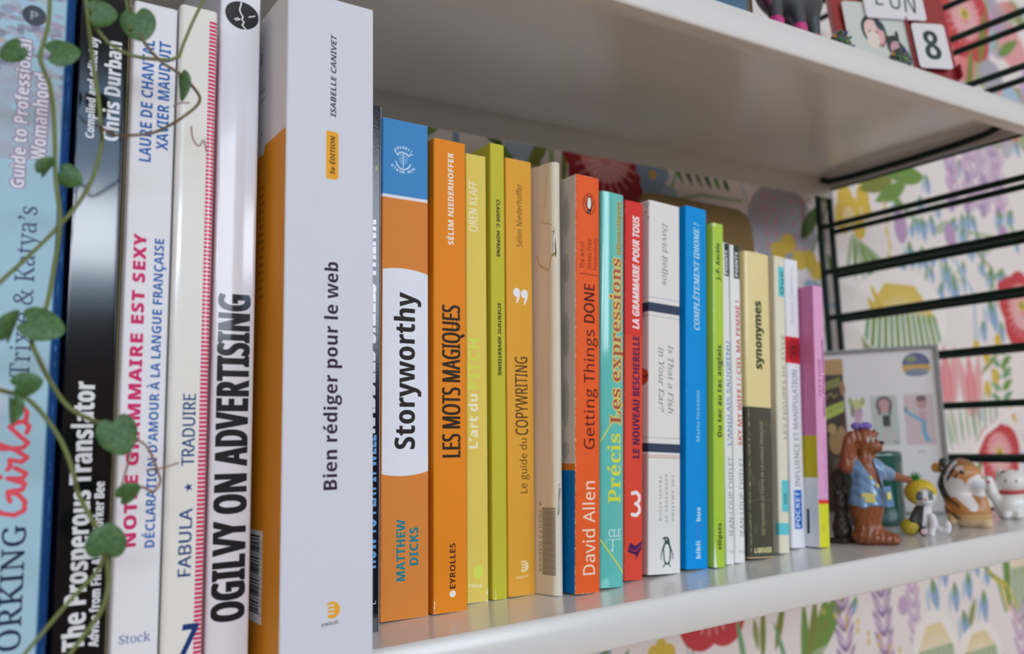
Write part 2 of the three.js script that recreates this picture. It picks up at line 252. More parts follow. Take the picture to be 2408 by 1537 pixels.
// the print of a wrap-round cover: u = mm from the spine's left edge (negative on the left board), v = mm above its foot
class Print {
  constructor(w, h, cl, cr, s, base) { Object.assign(this, { w, h, cl, cr, s }); this.c = newCanvas((cl + w + cr) * s, h * s); this.g = this.c.getContext('2d'); this.g.lineCap = 'round'; this.rect(-cl, w + cr, 0, h, base); }
  X(u) { return (u + this.cl) * this.s; }
  Y(v) { return (this.h - v) * this.s; }
  rect(u0, u1, v0, v1, col) { this.g.fillStyle = css(col); this.g.fillRect(this.X(u0), this.Y(v1), (u1 - u0) * this.s, (v1 - v0) * this.s); }
  round(u0, u1, v0, v1, r, col) { const g = this.g; g.fillStyle = css(col); g.beginPath(); g.roundRect(this.X(u0), this.Y(v1), (u1 - u0) * this.s, (v1 - v0) * this.s, r * this.s); g.fill(); }
  disc(u, v, ru, rv, col, a = 1) { const g = this.g; g.globalAlpha = a; g.fillStyle = css(col); g.beginPath(); g.ellipse(this.X(u), this.Y(v), ru * this.s, rv * this.s, 0, 0, 7); g.fill(); g.globalAlpha = 1; }
  line(pts, w, col, a = 1) { const g = this.g; g.globalAlpha = a; g.strokeStyle = css(col); g.lineWidth = w * this.s; g.lineJoin = 'round'; g.beginPath(); pts.forEach(([u, v], i) => (i ? g.lineTo(this.X(u), this.Y(v)) : g.moveTo(this.X(u), this.Y(v)))); g.stroke(); g.globalAlpha = 1; }
  poly(pts, col) { const g = this.g; g.fillStyle = css(col); g.beginPath(); pts.forEach(([u, v], i) => (i ? g.lineTo(this.X(u), this.Y(v)) : g.moveTo(this.X(u), this.Y(v)))); g.fill(); }
  // words along the spine: baseline at u, from v0 to v1 (upwards if v1 > v0), capitals cap mm tall
  words(t, u, v0, v1, cap, col, o = {}) {
    const g = this.g, s = this.s, up = v1 > v0;
    g.save(); g.translate(this.X(u), this.Y(v0)); g.rotate(up ? -Math.PI / 2 : Math.PI / 2); this.run(t, Math.abs(v1 - v0) * s, cap * s, col, o); g.restore();
  }
  // upright words: left end u0 to right end u1, baseline v
  flat(t, u0, u1, v, cap, col, o = {}) { const g = this.g; g.save(); g.translate(this.X(u0), this.Y(v)); if (o.turn) g.rotate(o.turn); this.run(t, (u1 - u0) * this.s, cap * this.s, col, o); g.restore(); }
  run(t, len, capPx, col, o) {
    const g = this.g, F = 120; g.font = `${o.bold ? 'bold ' : ''}${F}px ${o.font ?? 'sans-serif'}`;
    if (o.skew) g.transform(1, 0, -o.skew, 1, 0, 0);
    const ch = g.measureText('H').actualBoundingBoxAscent, sp = o.space ?? 0, m = [...t].map((c) => g.measureText(c).width), b = g.measureText(t), whole = (sp ? m.reduce((a, c) => a + c, 0) + sp * F * (m.length - 1) : b.actualBoundingBoxRight + b.actualBoundingBoxLeft), sx = len / whole, sy = capPx / ch;
    g.scale(sx, sy); g.fillStyle = css(col);
    const put = (dx, dy, stroke) => { let x = (sp ? 0 : b.actualBoundingBoxLeft) + dx; const p = stroke ? (a, q) => g.strokeText(a, q, dy) : (a, q) => g.fillText(a, q, dy); if (!sp) p(t, x); else [...t].forEach((c, i) => { p(c, x); x += m[i] + sp * F; }); };
    if (o.outline) { g.strokeStyle = css(o.outline); g.lineWidth = (o.ow ?? 0.16) * F; g.lineJoin = 'round'; put(0, 0, true); }
    const f = (o.fat ?? 0) * F * (sy / sx), fy = (o.fatY ?? 0) * F;
    if (f || fy) for (const [a, c] of [[-f, -fy], [f, -fy], [-f, fy], [f, fy], [0, -fy], [0, fy], [-f, 0], [f, 0]]) put(a, c);
    put(0, 0);
    if (o.inline) { g.strokeStyle = css(o.inline); g.lineWidth = 0.02 * F; put(0, 0, true); }
  }
  wear(u, v0, v1, n, col, wmax = 0.5) { for (let i = 0; i < n; i++) this.disc(u + (rnd() - 0.5) * wmax, v0 + rnd() * (v1 - v0), 0.08 + rnd() * wmax * 0.4, 0.15 + rnd() * 0.7, col, 0.5 + rnd() * 0.5); }
  ends(col, a = 0.8) { for (let i = 0; i < 60; i++) { const u = -1 + rnd() * (this.w + 2); this.disc(u, rnd() < 0.5 ? 0.1 : this.h - 0.1, 0.1 + rnd() * 0.35, 0.12 + rnd() * 0.18, col, a * rnd()); } }
  bars(u0, u1, v0, v1, seed, col) { const g = this.g; let v = v0, i = seed; g.fillStyle = css(col); while (v < v1) { i = (i * 7 + 3) % 11; const w = 0.16 + (i % 4) * 0.15; g.fillRect(this.X(u0), this.Y(v + w), (u1 - u0) * this.s, w * this.s); v += w + 0.16 + ((i * 5) % 3) * 0.17; } }
}
function coverGeometry(w, h, D, r, bulge, P) { // millimetres in, metres out; spine between (0,0) and (w,0), boards run back to z = -D
  const pts = [], n = 6, m = 10, bz = (x) => bulge * (1 - ((2 * x) / w - 1) ** 2);
  for (let i = 0; i <= 10; i++) pts.push([0, -D + (D - r) * (i / 10)]);
  for (let i = 1; i <= n; i++) { const a = (i / n) * Math.PI / 2; pts.push([r - Math.cos(a) * r, -r + Math.sin(a) * r]); }
  for (let i = 1; i < m; i++) pts.push([r + ((w - 2 * r) * i) / m, 0]);
  for (let i = 0; i <= n; i++) { const a = (i / n) * Math.PI / 2; pts.push([w - r + Math.sin(a) * r, -r + Math.cos(a) * r]); }
  for (let i = 1; i <= 10; i++) pts.push([w, -r - (D - r) * (i / 10)]);
  const B = (x, z) => (z > -r - 1e-6 ? bz(x) : 0);
  const out = pts.map(([x, z]) => [x, z + (z > -D * 0.5 ? B(x, z) : 0)]);
  const nor = out.map((_, i) => { const a = out[Math.max(0, i - 1)], b = out[Math.min(out.length - 1, i + 1)], l = Math.hypot(b[0] - a[0], b[1] - a[1]) || 1; return [-(b[1] - a[1]) / l, (b[0] - a[0]) / l]; });
  const th = 0.4, inn = out.map(([x, z], i) => [x - nor[i][0] * th, z - nor[i][1] * th]);
  const U = pts.map(([x, z]) => (x < w / 2 ? x + z : x - z)), W = P.cl + w + P.cr, uvx = U.map((u) => (u + P.cl) / W);
  const pos = [], no = [], uv = [], idx = [];
  const vert = (p, y, nx, ny, nz, u) => { pos.push(p[0] / 1000, y / 1000, p[1] / 1000); no.push(nx, ny, nz); uv.push(Math.min(0.999, Math.max(0.001, u)), Math.min(0.9995, Math.max(0.0005, y / h))); return pos.length / 3 - 1; };
  const strip = (list, sign) => { let prev = null; list.forEach((p, i) => { const a = vert(p, 0, nor[i][0] * sign, 0, nor[i][1] * sign, uvx[i]), b = vert(p, h, nor[i][0] * sign, 0, nor[i][1] * sign, uvx[i]); if (prev) { const [c, d] = prev; if (sign > 0) idx.push(c, a, b, c, b, d); else idx.push(c, b, a, c, d, b); } prev = [a, b]; }); };
  strip(out, 1); strip(inn, -1);
  for (const [y, ny] of [[0, -1], [h, 1]]) { let prev = null; out.forEach((p, i) => { const a = vert(p, y, 0, ny, 0, uvx[i]), b = vert(inn[i], y, 0, ny, 0, uvx[i]); if (prev) { const [c, d] = prev; if (ny > 0) idx.push(c, a, b, c, b, d); else idx.push(c, b, a, c, d, b); } prev = [a, b]; }); }
  for (const i of [0, out.length - 1]) { const a = vert(out[i], 0, 0, 0, -1, uvx[i]), b = vert(inn[i], 0, 0, 0, -1, uvx[i]), c = vert(inn[i], h, 0, 0, -1, uvx[i]), d = vert(out[i], h, 0, 0, -1, uvx[i]); if (i) idx.push(a, b, c, a, c, d); else idx.push(a, c, b, a, d, c); }
  const g = new THREE.BufferGeometry();
  g.setAttribute('position', new THREE.Float32BufferAttribute(pos, 3)); g.setAttribute('normal', new THREE.Float32BufferAttribute(no, 3)); g.setAttribute('uv', new THREE.Float32BufferAttribute(uv, 2)); g.setIndex(idx);
  return g;
}
// x, z: foot of the spine's right edge; lean in degrees to the right; w, h, depth in mm
function book(label, x, z, lean, w, h, depth, o, draw) {
  const t = thing('book', label, 'book', [x, 0, z], o.group ?? 'books on the lower shelf');
  const straight = (g) => { if (o.yaw) { const p = g.attributes.position, k = Math.tan((o.yaw * Math.PI) / 180); for (let i = 0; i < p.count; i++) if (p.getZ(i) < -0.013) p.setX(i, p.getX(i) + (-p.getZ(i) - 0.013) * k); } return g; };
  t.rotation.set(0, ((o.yaw ?? 0) * Math.PI) / 180, (-lean * Math.PI) / 180, 'YXZ');
  const P = new Print(w, h, o.cl ?? 12, o.cr ?? 2, o.s ?? 7, o.base);
  draw(P);
  const m = { map: canvasTexture(P.c), roughness: o.coat ? o.rough ?? 0.42 : o.spec ? o.rough : Math.max(0.55, o.rough ?? 0.42), specularIntensity: o.spec ?? 0.4, ior: o.ior ?? 1.5 };
  if (o.coat) Object.assign(m, { clearcoat: o.coat, clearcoatRoughness: o.coatRough ?? 0.08 });
  if (o.bump) Object.assign(m, { bumpMap: o.bump, bumpScale: o.bumpScale ?? 0.00004 });
  const cg = coverGeometry(w, h, depth, o.r ?? 0.7, o.bulge ?? 0, P); cg.translate(-w / 1000, 0, 0); straight(cg);
  part('cover', cg, phy(m), t);
  const b = o.hard ? 2.2 : 0.25, pg = box((-w + 0.55) / 1000, -0.55 / 1000, b / 1000, (h - b) / 1000, -(depth - (o.hard ? 2 : 0.1)) / 1000, -Math.max(1.2, (o.r ?? 0.7) + 0.5) / 1000);
  if (o.yaw) { const q = new THREE.BoxGeometry(1, 1, 1, 1, 1, 12); pg.computeBoundingBox(); const bb = pg.boundingBox, c = bb.getCenter(V(0, 0, 0)), z3 = bb.getSize(V(0, 0, 0)); q.scale(z3.x, z3.y, z3.z); q.translate(c.x, c.y, c.z); part('page_block', straight(q), paperEdge, t); return t; }
  part('page_block', pg, paperEdge, t);
  return t;
}
const film = (() => { // the fine orange-peel of laminating film
  const c = newCanvas(512, 512), g = c.getContext('2d'), im = g.createImageData(512, 512); let q = [];
  for (let i = 0; i < 512 * 512; i++) q[i] = rnd();
  for (let y = 0; y < 512; y++) for (let x = 0; x < 512; x++) { let s = 0; for (let a = -1; a <= 1; a++) for (let b = -2; b <= 2; b++) s += q[((y + b + 512) % 512) * 512 + ((x + a + 512) % 512)]; const v = (s / 15 - 0.5) * 500 + 128; im.data.set([v, v, v, 255], (y * 512 + x) * 4); }
  g.putImageData(im, 0, 0); const t = canvasTexture(c, false); t.wrapS = t.wrapT = THREE.RepeatWrapping; t.repeat.set(1.2, 7); return t;
})();
const INK = [28, 26, 34], WHITE = [238, 238, 240];
// 1 wide pale blue book, partly cut off by the picture's left edge
book('wide pale blue book with dark blue right edge and red script, first in the row', 0.0293, -0.28, 1.36, 36, 236, 165, { base: [170, 206, 222], s: 7, r: 1.6, rough: 0.6, hard: true }, (P) => {
  for (let i = 0; i < 500; i++) { const u = rnd() * 34, v = 172 + rnd() * 64; const q = rnd(); P.disc(u, v, 0.6 + rnd() * 1.8, 0.4 + rnd() * 1, q < 0.4 ? [176, 166, 182] : q < 0.7 ? [142, 134, 156] : q < 0.85 ? [196, 188, 176] : [120, 116, 140], 0.55); }
  for (let i = 0; i < 120; i++) P.disc(rnd() * 34, 158 + rnd() * 24, 2 + rnd() * 4, 1 + rnd() * 2.5, rnd() < 0.5 ? [168, 190, 204] : [176, 178, 192], 0.35);
  for (let i = 0; i < 70; i++) P.disc(10 + rnd() * 12, 62 + rnd() * 30, 0.8 + rnd() * 2, 0.6 + rnd() * 1.4, [214, 196, 196], 0.25);
  P.rect(33.6, 38, 0, 236, [0, 58, 116]); P.rect(33.2, 33.6, 0, 236, [96, 140, 172]); for (let i = 0; i < 26; i++) P.disc(34.6 + rnd() * 0.9, rnd() * 236, 0.12, 0.5 + rnd() * 2, [120, 170, 214], 0.6);
  P.disc(25, 200.8, 3.1, 3.1, [74, 80, 92]); P.flat('P', 23.9, 26, 199.4, 2.8, [150, 160, 170], { bold: true });
  const tw = { bold: true, outline: [150, 128, 160], ow: 0.14 };
  P.words('Guide to Professional', 24.7, 148.6, 193, 3.4, [240, 240, 246], tw); P.words('Womanhood', 29.8, 157.6, 183.5, 3.8, [240, 240, 246], tw);
  P.words("Trixie & Katya’s", 28.5, 94.9, 143.6, 5, [70, 78, 112], { font: 'serif' });
  const S = (pts) => P.line(pts.map(([a, b]) => [29.2 - b, 56.4 + a]), 1.25, [232, 84, 98]); // brush script, letter height runs to the left
  S([[7, 7.2], [5.6, 8.6], [3.2, 8.2], [1.2, 5.6], [0.6, 2.6], [1.8, 0.3], [4.2, 0.2], [6.2, 2], [7, 4.4], [5.4, 4.2], [4.4, 3.8]]); S([[7, 4.4], [7.4, 1], [9, 0.4], [10.6, 4.6], [10.4, 1], [11.8, 0.3], [13.4, 3]]); S([[10.9, 6.4], [11.1, 6.6]]);
  S([[13, 4.8], [13.8, 4.2], [15.6, 4.4], [15, 1.4], [16.2, 0.2], [18.4, 3.4], [20.2, 8.2], [19.4, 9], [18.6, 6], [18.8, 1.4], [20.2, 0.2], [22.4, 2.6]]); S([[22.4, 2.6], [24.6, 4.8], [25.6, 3.6], [26.2, 1.4], [24.6, 0.1], [23, 0.6]]); S([[26.2, 1], [28.6, 0.8], [30.6, 2.4]]);
  P.words('WORKING', 29.6, 12, 54.2, 5.6, [28, 40, 74], { font: 'serif', fat: 0.002 });
});
// 2 glossy black
book('glossy black paperback with condensed white lettering, second in the row', 0.0455, -0.284, 1.33, 15.2, 214.5, 150, { base: [10, 10, 16], r: 1.4, spec: 1, ior: 1.62, rough: 0.1, bump: film, bumpScale: 0.0000022 }, (P) => {
  P.rect(14.6, 18, 0, 214.5, [150, 138, 92]);
  const f = { bold: true, fat: 0.012 };
  P.words('Compiled and edited by', 5.8, 167.5, 199.5, 2.3, WHITE, f); P.words('Chris Durban', 12.8, 167.7, 199.6, 4.5, WHITE, f);
  P.words('The Prosperous Translator', 9, 17.9, 93.7, 5.6, WHITE, { bold: true, fat: 0.016 }); P.words('Advice from Fire Ant & Worker Bee', 12.8, 18.2, 64.6, 2.8, WHITE, f);
});
// 3 white with pink and blue lettering
book('white paperback with raspberry and blue lettering in two lines', 0.0585, -0.28, 1.35, 12.9, 212.5, 150, { base: [236, 234, 238], r: 0.9, rough: 0.4 }, (P) => {
  P.words('NOTRE GRAMMAIRE EST SEXY', 5.7, 45, 138.2, 3.5, [206, 36, 98], { bold: true, fat: 0.022, fatY: 0.01, space: 0.06, inline: [226, 110, 150] });
  P.words("DÉCLARATION D’AMOUR À LA LANGUE FRANÇAISE", 10.9, 44.8, 137.4, 2.7, [36, 92, 168], { bold: true });
  P.words('LAURE DE CHANTAL', 6.1, 161.1, 200.4, 3.4, [40, 98, 176], { bold: true }); P.words('XAVIER MAUDUIT', 11, 165.6, 200.9, 3.4, [40, 98, 176], { bold: true });
  P.flat('Stock', 2.1, 10.6, 18.4, 2.5, [46, 88, 148], { font: 'serif', turn: 0 });
});
// 4 cream with red stripes
book('cream paperback with a ladder of red stripes along its right edge', 0.0706, -0.278, 1.35, 11.7, 213.8, 150, { base: [238, 235, 228], r: 1.6, coat: 0.8, rough: 0.3 }, (P) => {
  for (let v = 0; v < 210.5; v += 1.3) P.rect(9.0, 14, v, v + 0.78, [214, 40, 96]);
  P.words('FABULA', 7.8, 35.6, 55.3, 3.7, [26, 62, 122], { fat: 0.006 }); P.words('TRADUIRE', 7.9, 68, 89.6, 3.7, [26, 62, 122], { fat: 0.006 });
  const st = []; for (let i = 0; i < 10; i++) { const a = Math.PI + (i * Math.PI) / 5, r = i % 2 ? 0.55 : 1.35; st.push([6.4 + Math.cos(a) * r, 61.6 - Math.sin(a) * r]); } P.poly(st, [26, 62, 122]);
  P.flat('7', 4.2, 8.6, 12.2, 9.6, [22, 58, 120], { skew: 0.2, fat: 0.01, bold: true });
});
// 5 white with heavy black capitals
book('tall white paperback with heavy black condensed capitals and a round black emblem', 0.0873, -0.287, 1.38, 13.7, 246, 150, { base: [236, 235, 240], r: 1.2, bulge: -0.5, coat: 0.7, coatRough: 0.08, rough: 0.5 }, (P) => {
  P.words('OGILVY ON ADVERTISING', 12, 19.2, 122.3, 10.3, [18, 18, 26], { bold: true, fat: 0.022 });
  P.disc(7.2, 219.2, 5.7, 4.9, [26, 26, 34]);
  P.line([[7, 224], [6.4, 221], [6.9, 219.8], [7.6, 218.8], [7.2, 217.8], [8, 217], [7.4, 215.8], [8.6, 214.6]], 0.55, WHITE); P.line([[9.6, 219.2], [11.6, 220]], 0.5, WHITE); P.line([[4.8, 217.3], [5.8, 218], [6.6, 217.6], [5.2, 217]], 0.4, WHITE);
  P.words('AN ADMAN', 12.6, 226, 243, 2.2, [30, 30, 40], { bold: true });
});
// 6 the widest white spine, ochre boards
const eyr = (P, u, v, r, col, cut) => { P.disc(u, v, r, r, col); for (const d of [-0.42, 0.06, 0.52]) P.rect(u - r * 1.05, u + r * 0.3, v + d * r - r * 0.1, v + d * r + r * 0.1, cut); P.rect(u - r * 1.05, u - r * 0.55, v - r * 0.75, v + r * 0.6, cut); };
book('thickest white paperback with ochre side, its spine standing out farthest', 0.1222, -0.27, 1.3, 31, 223.6, 170, { base: [218, 219, 228], cl: 36, s: 7, r: 0.8, rough: 0.55 }, (P) => {
  const OC = [226, 150, 34];
  P.rect(-36, -0.45, 0, 175.5, OC); P.rect(-36, -0.45, 175.5, 224, [226, 222, 220]); P.round(-40, -22, 172.6, 182, 1.6, [226, 222, 220]); P.rect(-22, -0.45, 175.5, 176.2, [226, 222, 220]);
  P.rect(-36, -0.45, 0, 172, OC);
  P.words('ISABELLE CANIVET', 17.2, 181.6, 210.5, 1.95, [58, 40, 64], { bold: true, skew: 0.18 });
  P.round(13.8, 18.1, 160, 176.5, 1.1, [240, 172, 44]); P.rect(13.8, 15, 160, 176.5, [240, 172, 44]); P.words('5e ÉDITION', 16.8, 161.7, 174.7, 1.6, [58, 36, 30], { bold: true, skew: 0.15 });
  P.words('Bien rédiger pour le web', 18.3, 58, 132, 4.5, [44, 24, 50], { bold: true });
  eyr(P, 16.9, 20.9, 2.6, [240, 172, 50], [218, 219, 228]); P.flat('EYROLLES', 13.6, 19, 16.1, 0.95, [44, 30, 44], { bold: true, turn: -0.1 });
  P.rect(-30, -17.4, 15.6, 45, WHITE); P.bars(-30, -20.4, 18.5, 43, 3, INK); P.words('9 782416 014567', -18.2, 18, 42, 1.4, INK);
  for (const [v, t] of [[209, 'e'], [207, 'g']]) P.flat(t, -27.6, -26, v, 1.9, INK, { bold: true }); P.flat('le du', -27, -22.6, 195.6, 1.5, INK); P.flat('de l’i', -27, -23, 192, 1.5, INK); P.flat('n', -26.4, -25, 180, 1.5, INK, { bold: true });
  for (let i = 0; i < 15; i++) P.flat('meab'[i % 4], -26.5, -21.8 + (i % 3) * 0.3, 160 - i * 2.7, 1.4, [120, 84, 30]);
});
// 7 dark navy, squeezed behind the thick white one
book('dark navy paperback wedged between the thickest white spine and the orange and blue one', 0.1487, -0.322, 1.58, 18.5, 210.7, 140, { base: [14, 20, 36], r: 0.9, spec: 1, rough: 0.1, bump: film, bumpScale: 0.000016 }, (P) => {
  P.rect(18.2, 21, 0, 211, [206, 210, 226]);
  P.words('RABBLED SKILLS THINK', 16.4, 76, 162, 9.5, [226, 228, 238], { bold: true, fat: 0.02 }); P.words('HOW TO PLAY IT WELL', 16.9, 24, 75, 6.5, [110, 170, 226], { bold: true, fat: 0.01 });
  P.flat('K', 15.9, 17, 183, 1.8, [120, 180, 60], { bold: true }); P.words('L', 16.9, 10.4, 11.8, 1.6, WHITE);
});
// 8 orange, blue top, white disc
book('orange paperback with a blue top and a large white oval, black lettering', 0.1763, -0.3334, 1.65, 22, 210.4, 140, { base: [228, 140, 62], s: 8, r: 0.7, rough: 0.6 }, (P) => {
  P.rect(-12, 24, 176.6, 211, [70, 144, 204]); P.rect(-12, 24, 175.2, 176.6, [236, 236, 242]);
  const g = P.g; g.save(); g.beginPath(); g.rect(P.X(0.2), 0, 30 * P.s, P.c.height); g.clip(); P.disc(9.6, 101.2, 43.7, 43.7, [238, 240, 248]); g.restore();
  P.rect(-12, 0.15, 0, 175, [228, 140, 62]);
  P.words('Storyworthy', 15.4, 68.5, 134.6, 9.4, [44, 38, 38], { bold: true, fat: 0.004 });
  P.words('MATTHEW', 11, 15.3, 39.9, 4, [44, 132, 150], { bold: true, fat: 0.006 }); P.words('DICKS', 17, 21.1, 36.3, 4, [44, 132, 150], { bold: true, fat: 0.006 });
  const w = [226, 236, 246]; // the upside-down publisher's emblem: open book over a tree between two arcs of lettering
  P.line([[5.6, 196.6], [7, 194.6], [7.8, 195.9], [9.6, 196.3], [11.6, 195.6], [12.6, 194.8], [13.2, 195.8], [14.3, 195.8]], 0.5, w);
  P.line([[9.7, 195.8], [9.8, 189.4]], 0.35, w); for (let i = 0; i < 5; i++) { P.line([[9.7, 191 + i], [8 - i * 0.12, 191.9 + i]], 0.22, w); P.line([[9.7, 191 + i], [11.6 + i * 0.12, 191.9 + i]], 0.22, w); }
  P.line([[6.2, 191.6], [7, 189.9], [8.4, 188.8], [10, 188.5], [11.6, 189], [12.8, 190.2], [13.3, 191.4]], 0.55, w);
  const arc = (t, cv, R, a0, a1) => [...t].forEach((c, i) => { const a = a0 + ((a1 - a0) * i) / (t.length - 1); g.save(); g.translate(P.X(9.8 + Math.cos(a) * R), P.Y(cv + Math.sin(a) * R)); g.rotate(-a + (cv > 193 ? Math.PI / 2 : -Math.PI / 2)); g.font = `bold ${1.7 * P.s}px sans-serif`; g.fillStyle = css(w); g.textAlign = 'center'; g.fillText(c, 0, 0); g.restore(); });
  arc('LIBRARY', 191.9, 7, 0.95, 2.2); arc('NEW WORLD', 194.5, 6.6, 5.5, 3.9);
  P.ends([240, 226, 206]); P.wear(0, 0, 210, 40, [236, 190, 140], 0.2);
});
// 9 bright orange
book('bright orange paperback with tall black condensed capitals and a white dot', 0.194, -0.332, 1.84, 16.2, 204.6, 145, { base: [240, 142, 28], s: 8, r: 0.7, rough: 0.4 }, (P) => {
  P.words('SÉLIM NIEDERHOFFER', 10, 157, 199.1, 2.9, [250, 244, 236], { bold: true }); P.words('LES MOTS MAGIQUES', 13.1, 64.3, 129.8, 9, [50, 34, 20], { fat: 0.02 });
  P.words('EYROLLES', 10.4, 9.6, 28.2, 2.7, [70, 24, 20], { bold: true }); P.disc(9, 7.5, 1.5, 1.4, [250, 240, 226]);
  P.line([[11.4, 119.5], [11.4, 123]], 0.3, [50, 34, 20]); P.line([[9.2, 119.5], [9.2, 123]], 0.3, [50, 34, 20]);
  P.ends([250, 236, 210]); P.wear(0.1, 0, 6, 20, [250, 240, 226], 0.6);
});
// 10 pale yellow
book('pale yellow paperback with white lettering, set back behind the bright orange one', 0.2112, -0.3425, 1.94, 11.1, 204, 140, { base: [236, 212, 100], s: 8, r: 0.8, rough: 0.5 }, (P) => {
  P.words('OREN KLAFF', 6.2, 166.9, 191.1, 4.6, [250, 242, 196], { fat: 0.004 }); P.words("L’art du", 5.8, 67.2, 91.5, 4.7, [252, 248, 214], { bold: true }); P.words('PITCH', 6.8, 93.7, 117, 6, [226, 232, 92], { bold: true });
  P.disc(5.6, 13.1, 2.5, 2.9, [222, 236, 96]); P.flat('EYROLLES', 0.6, 7.6, 7, 1.2, [250, 246, 214], { bold: true, turn: 0.1 }); P.ends([250, 246, 226], 1); P.wear(10.6, 0, 5, 22, [250, 246, 230], 0.8);
});
// 11 lime yellow, slim
book('slim olive yellow paperback with tiny black capitals reading downwards', 0.2204, -0.3413, 2.04, 7.9, 210.8, 140, { base: [204, 196, 56], cl: 18, s: 8, r: 0.7, rough: 0.42 }, (P) => {
  P.words('CLAUDE C. HOPKINS', 3.3, 183.5, 156, 1.8, [30, 30, 16], { bold: true, skew: 0.1, fat: 0.012 }); P.words('SCIENTIFIC ADVERTISING', 3.6, 134, 100.3, 1.75, [30, 30, 16], { bold: true, skew: 0.1, fat: 0.01 }); P.wear(1.5, 0, 4, 8, [236, 232, 170], 0.8);
});
// 12 amber
book('amber paperback with thin brown lettering and white quotation marks', 0.2356, -0.341, 2.12, 14.9, 204.4, 140, { base: [236, 170, 58], s: 8, r: 0.6, rough: 0.5 }, (P) => {
  const br = [86, 58, 20];
  P.words('Sélim Niederhoffer', 9.2, 161.5, 192.5, 3.2, br); P.words('Le guide du', 10.8, 45.7, 70.7, 4, br); P.words('COPYWRITING', 11.4, 72.3, 108.7, 7, br, { fat: 0.004 });
  for (const [u, v] of [[5.8, 139.2], [10.2, 138.8]]) { P.disc(u, v, 2, 2.1, [248, 246, 250]); P.poly([[u + 1.9, v + 0.6], [u + 1.6, v - 2.4], [u + 0.2, v - 5.2], [u - 0.5, v - 4.8], [u + 0.2, v - 2.4], [u - 0.4, v - 1.6]], [248, 246, 250]); }
  eyr(P, 8.4, 13, 2.6, [250, 226, 170], [236, 170, 58]); P.flat('EYROLLES', 4.4, 11, 7.6, 1, [250, 226, 170], { bold: true, turn: -0.08 }); P.ends([250, 232, 190]);
});
// 13 stapled cream booklet, torn and stained
{
  const t = book('cream stapled booklet, stained and torn, with a barcode at its foot', 0.2435, -0.3292, 3.1, 5.6, 202.8, 120, { base: [232, 220, 198], cl: 16, s: 9, r: 2.6, yaw: 10.6, rough: 0.75 }, (P) => {
    P.rect(-16, -1.5, 0, 203, [230, 210, 184]); for (let i = 0; i < 160; i++) P.disc(-1 + (rnd() - 0.5) * 4, rnd() * 203, 0.8, 4, [232, 220, 198], 0.5);
    for (let i = 0; i < 40; i++) P.disc(-12 + rnd() * 9, rnd() * 203, 1 + rnd() * 2, 6 + rnd() * 12, [222, 196, 164], 0.18);
    const st = [176, 130, 76];
    P.line([[-11.6, 158], [-10.4, 153.6], [-7.6, 151.6], [-5.6, 151], [-4.4, 149.4], [-3.2, 151], [-2.2, 155], [-1.4, 157]], 0.6, st, 0.75); P.line([[-11.4, 157], [-9.6, 152.6], [-6, 150.6], [-4.4, 149.6]], 1.3, [206, 168, 120], 0.5);
    P.line([[-8.6, 174], [-6.4, 173], [-3.6, 172.4], [-1.6, 171.4]], 0.45, st, 0.6); P.line([[-7.8, 174], [-6, 184], [-4.2, 200]], 1.6, [214, 184, 146], 0.5); P.line([[-4.4, 149], [-3.6, 130], [-3.9, 100], [-4.4, 60]], 1.5, [218, 192, 158], 0.45);
    P.poly([[-0.2, 171], [0.4, 168], [1.6, 158], [1.2, 155.4], [0.2, 157], [-0.1, 163]], [110, 84, 54]); P.line([[1.3, 168], [2.2, 160], [1.8, 155]], 0.35, [246, 238, 224]);
    P.bars(-8.9, -0.4, 9, 38.5, 5, [44, 36, 24]); P.words('9 782073 036698', -10.9, 41.5, 10, 1.5, [60, 48, 34]);
    P.disc(-11.4, 183, 0.25, 0.25, [90, 40, 40]); for (const v of [192, 178.6, 172, 158, 140, 121]) P.line([[5.2, v], [6.2, v - 0.9]], 0.4, [40, 36, 34]);
  });
  const steel = std({ color: 0xc4c4c8, metalness: 1, roughness: 0.28 });
  part('staple', tube([[-0.0041, 0.0352, -0.0012], [-0.0040, 0.0360, -0.00015], [-0.0036, 0.0430, 0.0001], [-0.0033, 0.0490, 0.00015], [-0.0034, 0.0497, -0.0008]], 0.00032, 40, 6), steel, t);
  part('staple', tube([[-0.0053, 0.1562, -0.0020], [-0.0052, 0.1568, -0.0008], [-0.0051, 0.1630, -0.0006], [-0.0051, 0.1680, -0.0008], [-0.0053, 0.1686, -0.0020]], 0.0003, 40, 6), steel, t);
}
// 14 vermilion
const pengu = (P, u, v, k, flip, dark, white) => { const S = (x, y) => [u + x * k, v + (flip ? -y : y) * k];
  P.poly([[-3, 2.5], [-2.2, -4.2], [-1.4, -6.2], [1.6, -6.2], [2.6, -3.6], [3, 1.5], [2, 4.6], [1.6, 6.6], [0.2, 7.6], [-2, 7.4], [-3.4, 6.6], [-1.4, 6], [-2, 4]].map(([x, y]) => S(x, y)), dark);
  P.poly([[-2, 1.6], [-1.4, -4.4], [0.1, -5.6], [1.6, -4.4], [2, 0.6], [1, 3.6], [-0.8, 4]].map(([x, y]) => S(x, y)), white); P.disc(...S(-0.2, 6.3), 0.42 * k, 0.42 * k, white);
  P.line([S(-2.8, 2), S(-4, -1.4), S(-4, -3.6)], 0.55 * k, dark); P.line([S(2.6, 2), S(4, -1.4), S(4, -3.6)], 0.55 * k, dark); P.line([S(-1.2, -6), S(-2.6, -7.4)], 0.6 * k, dark); P.line([S(1.2, -6), S(2.4, -7.2)], 0.6 * k, dark); };
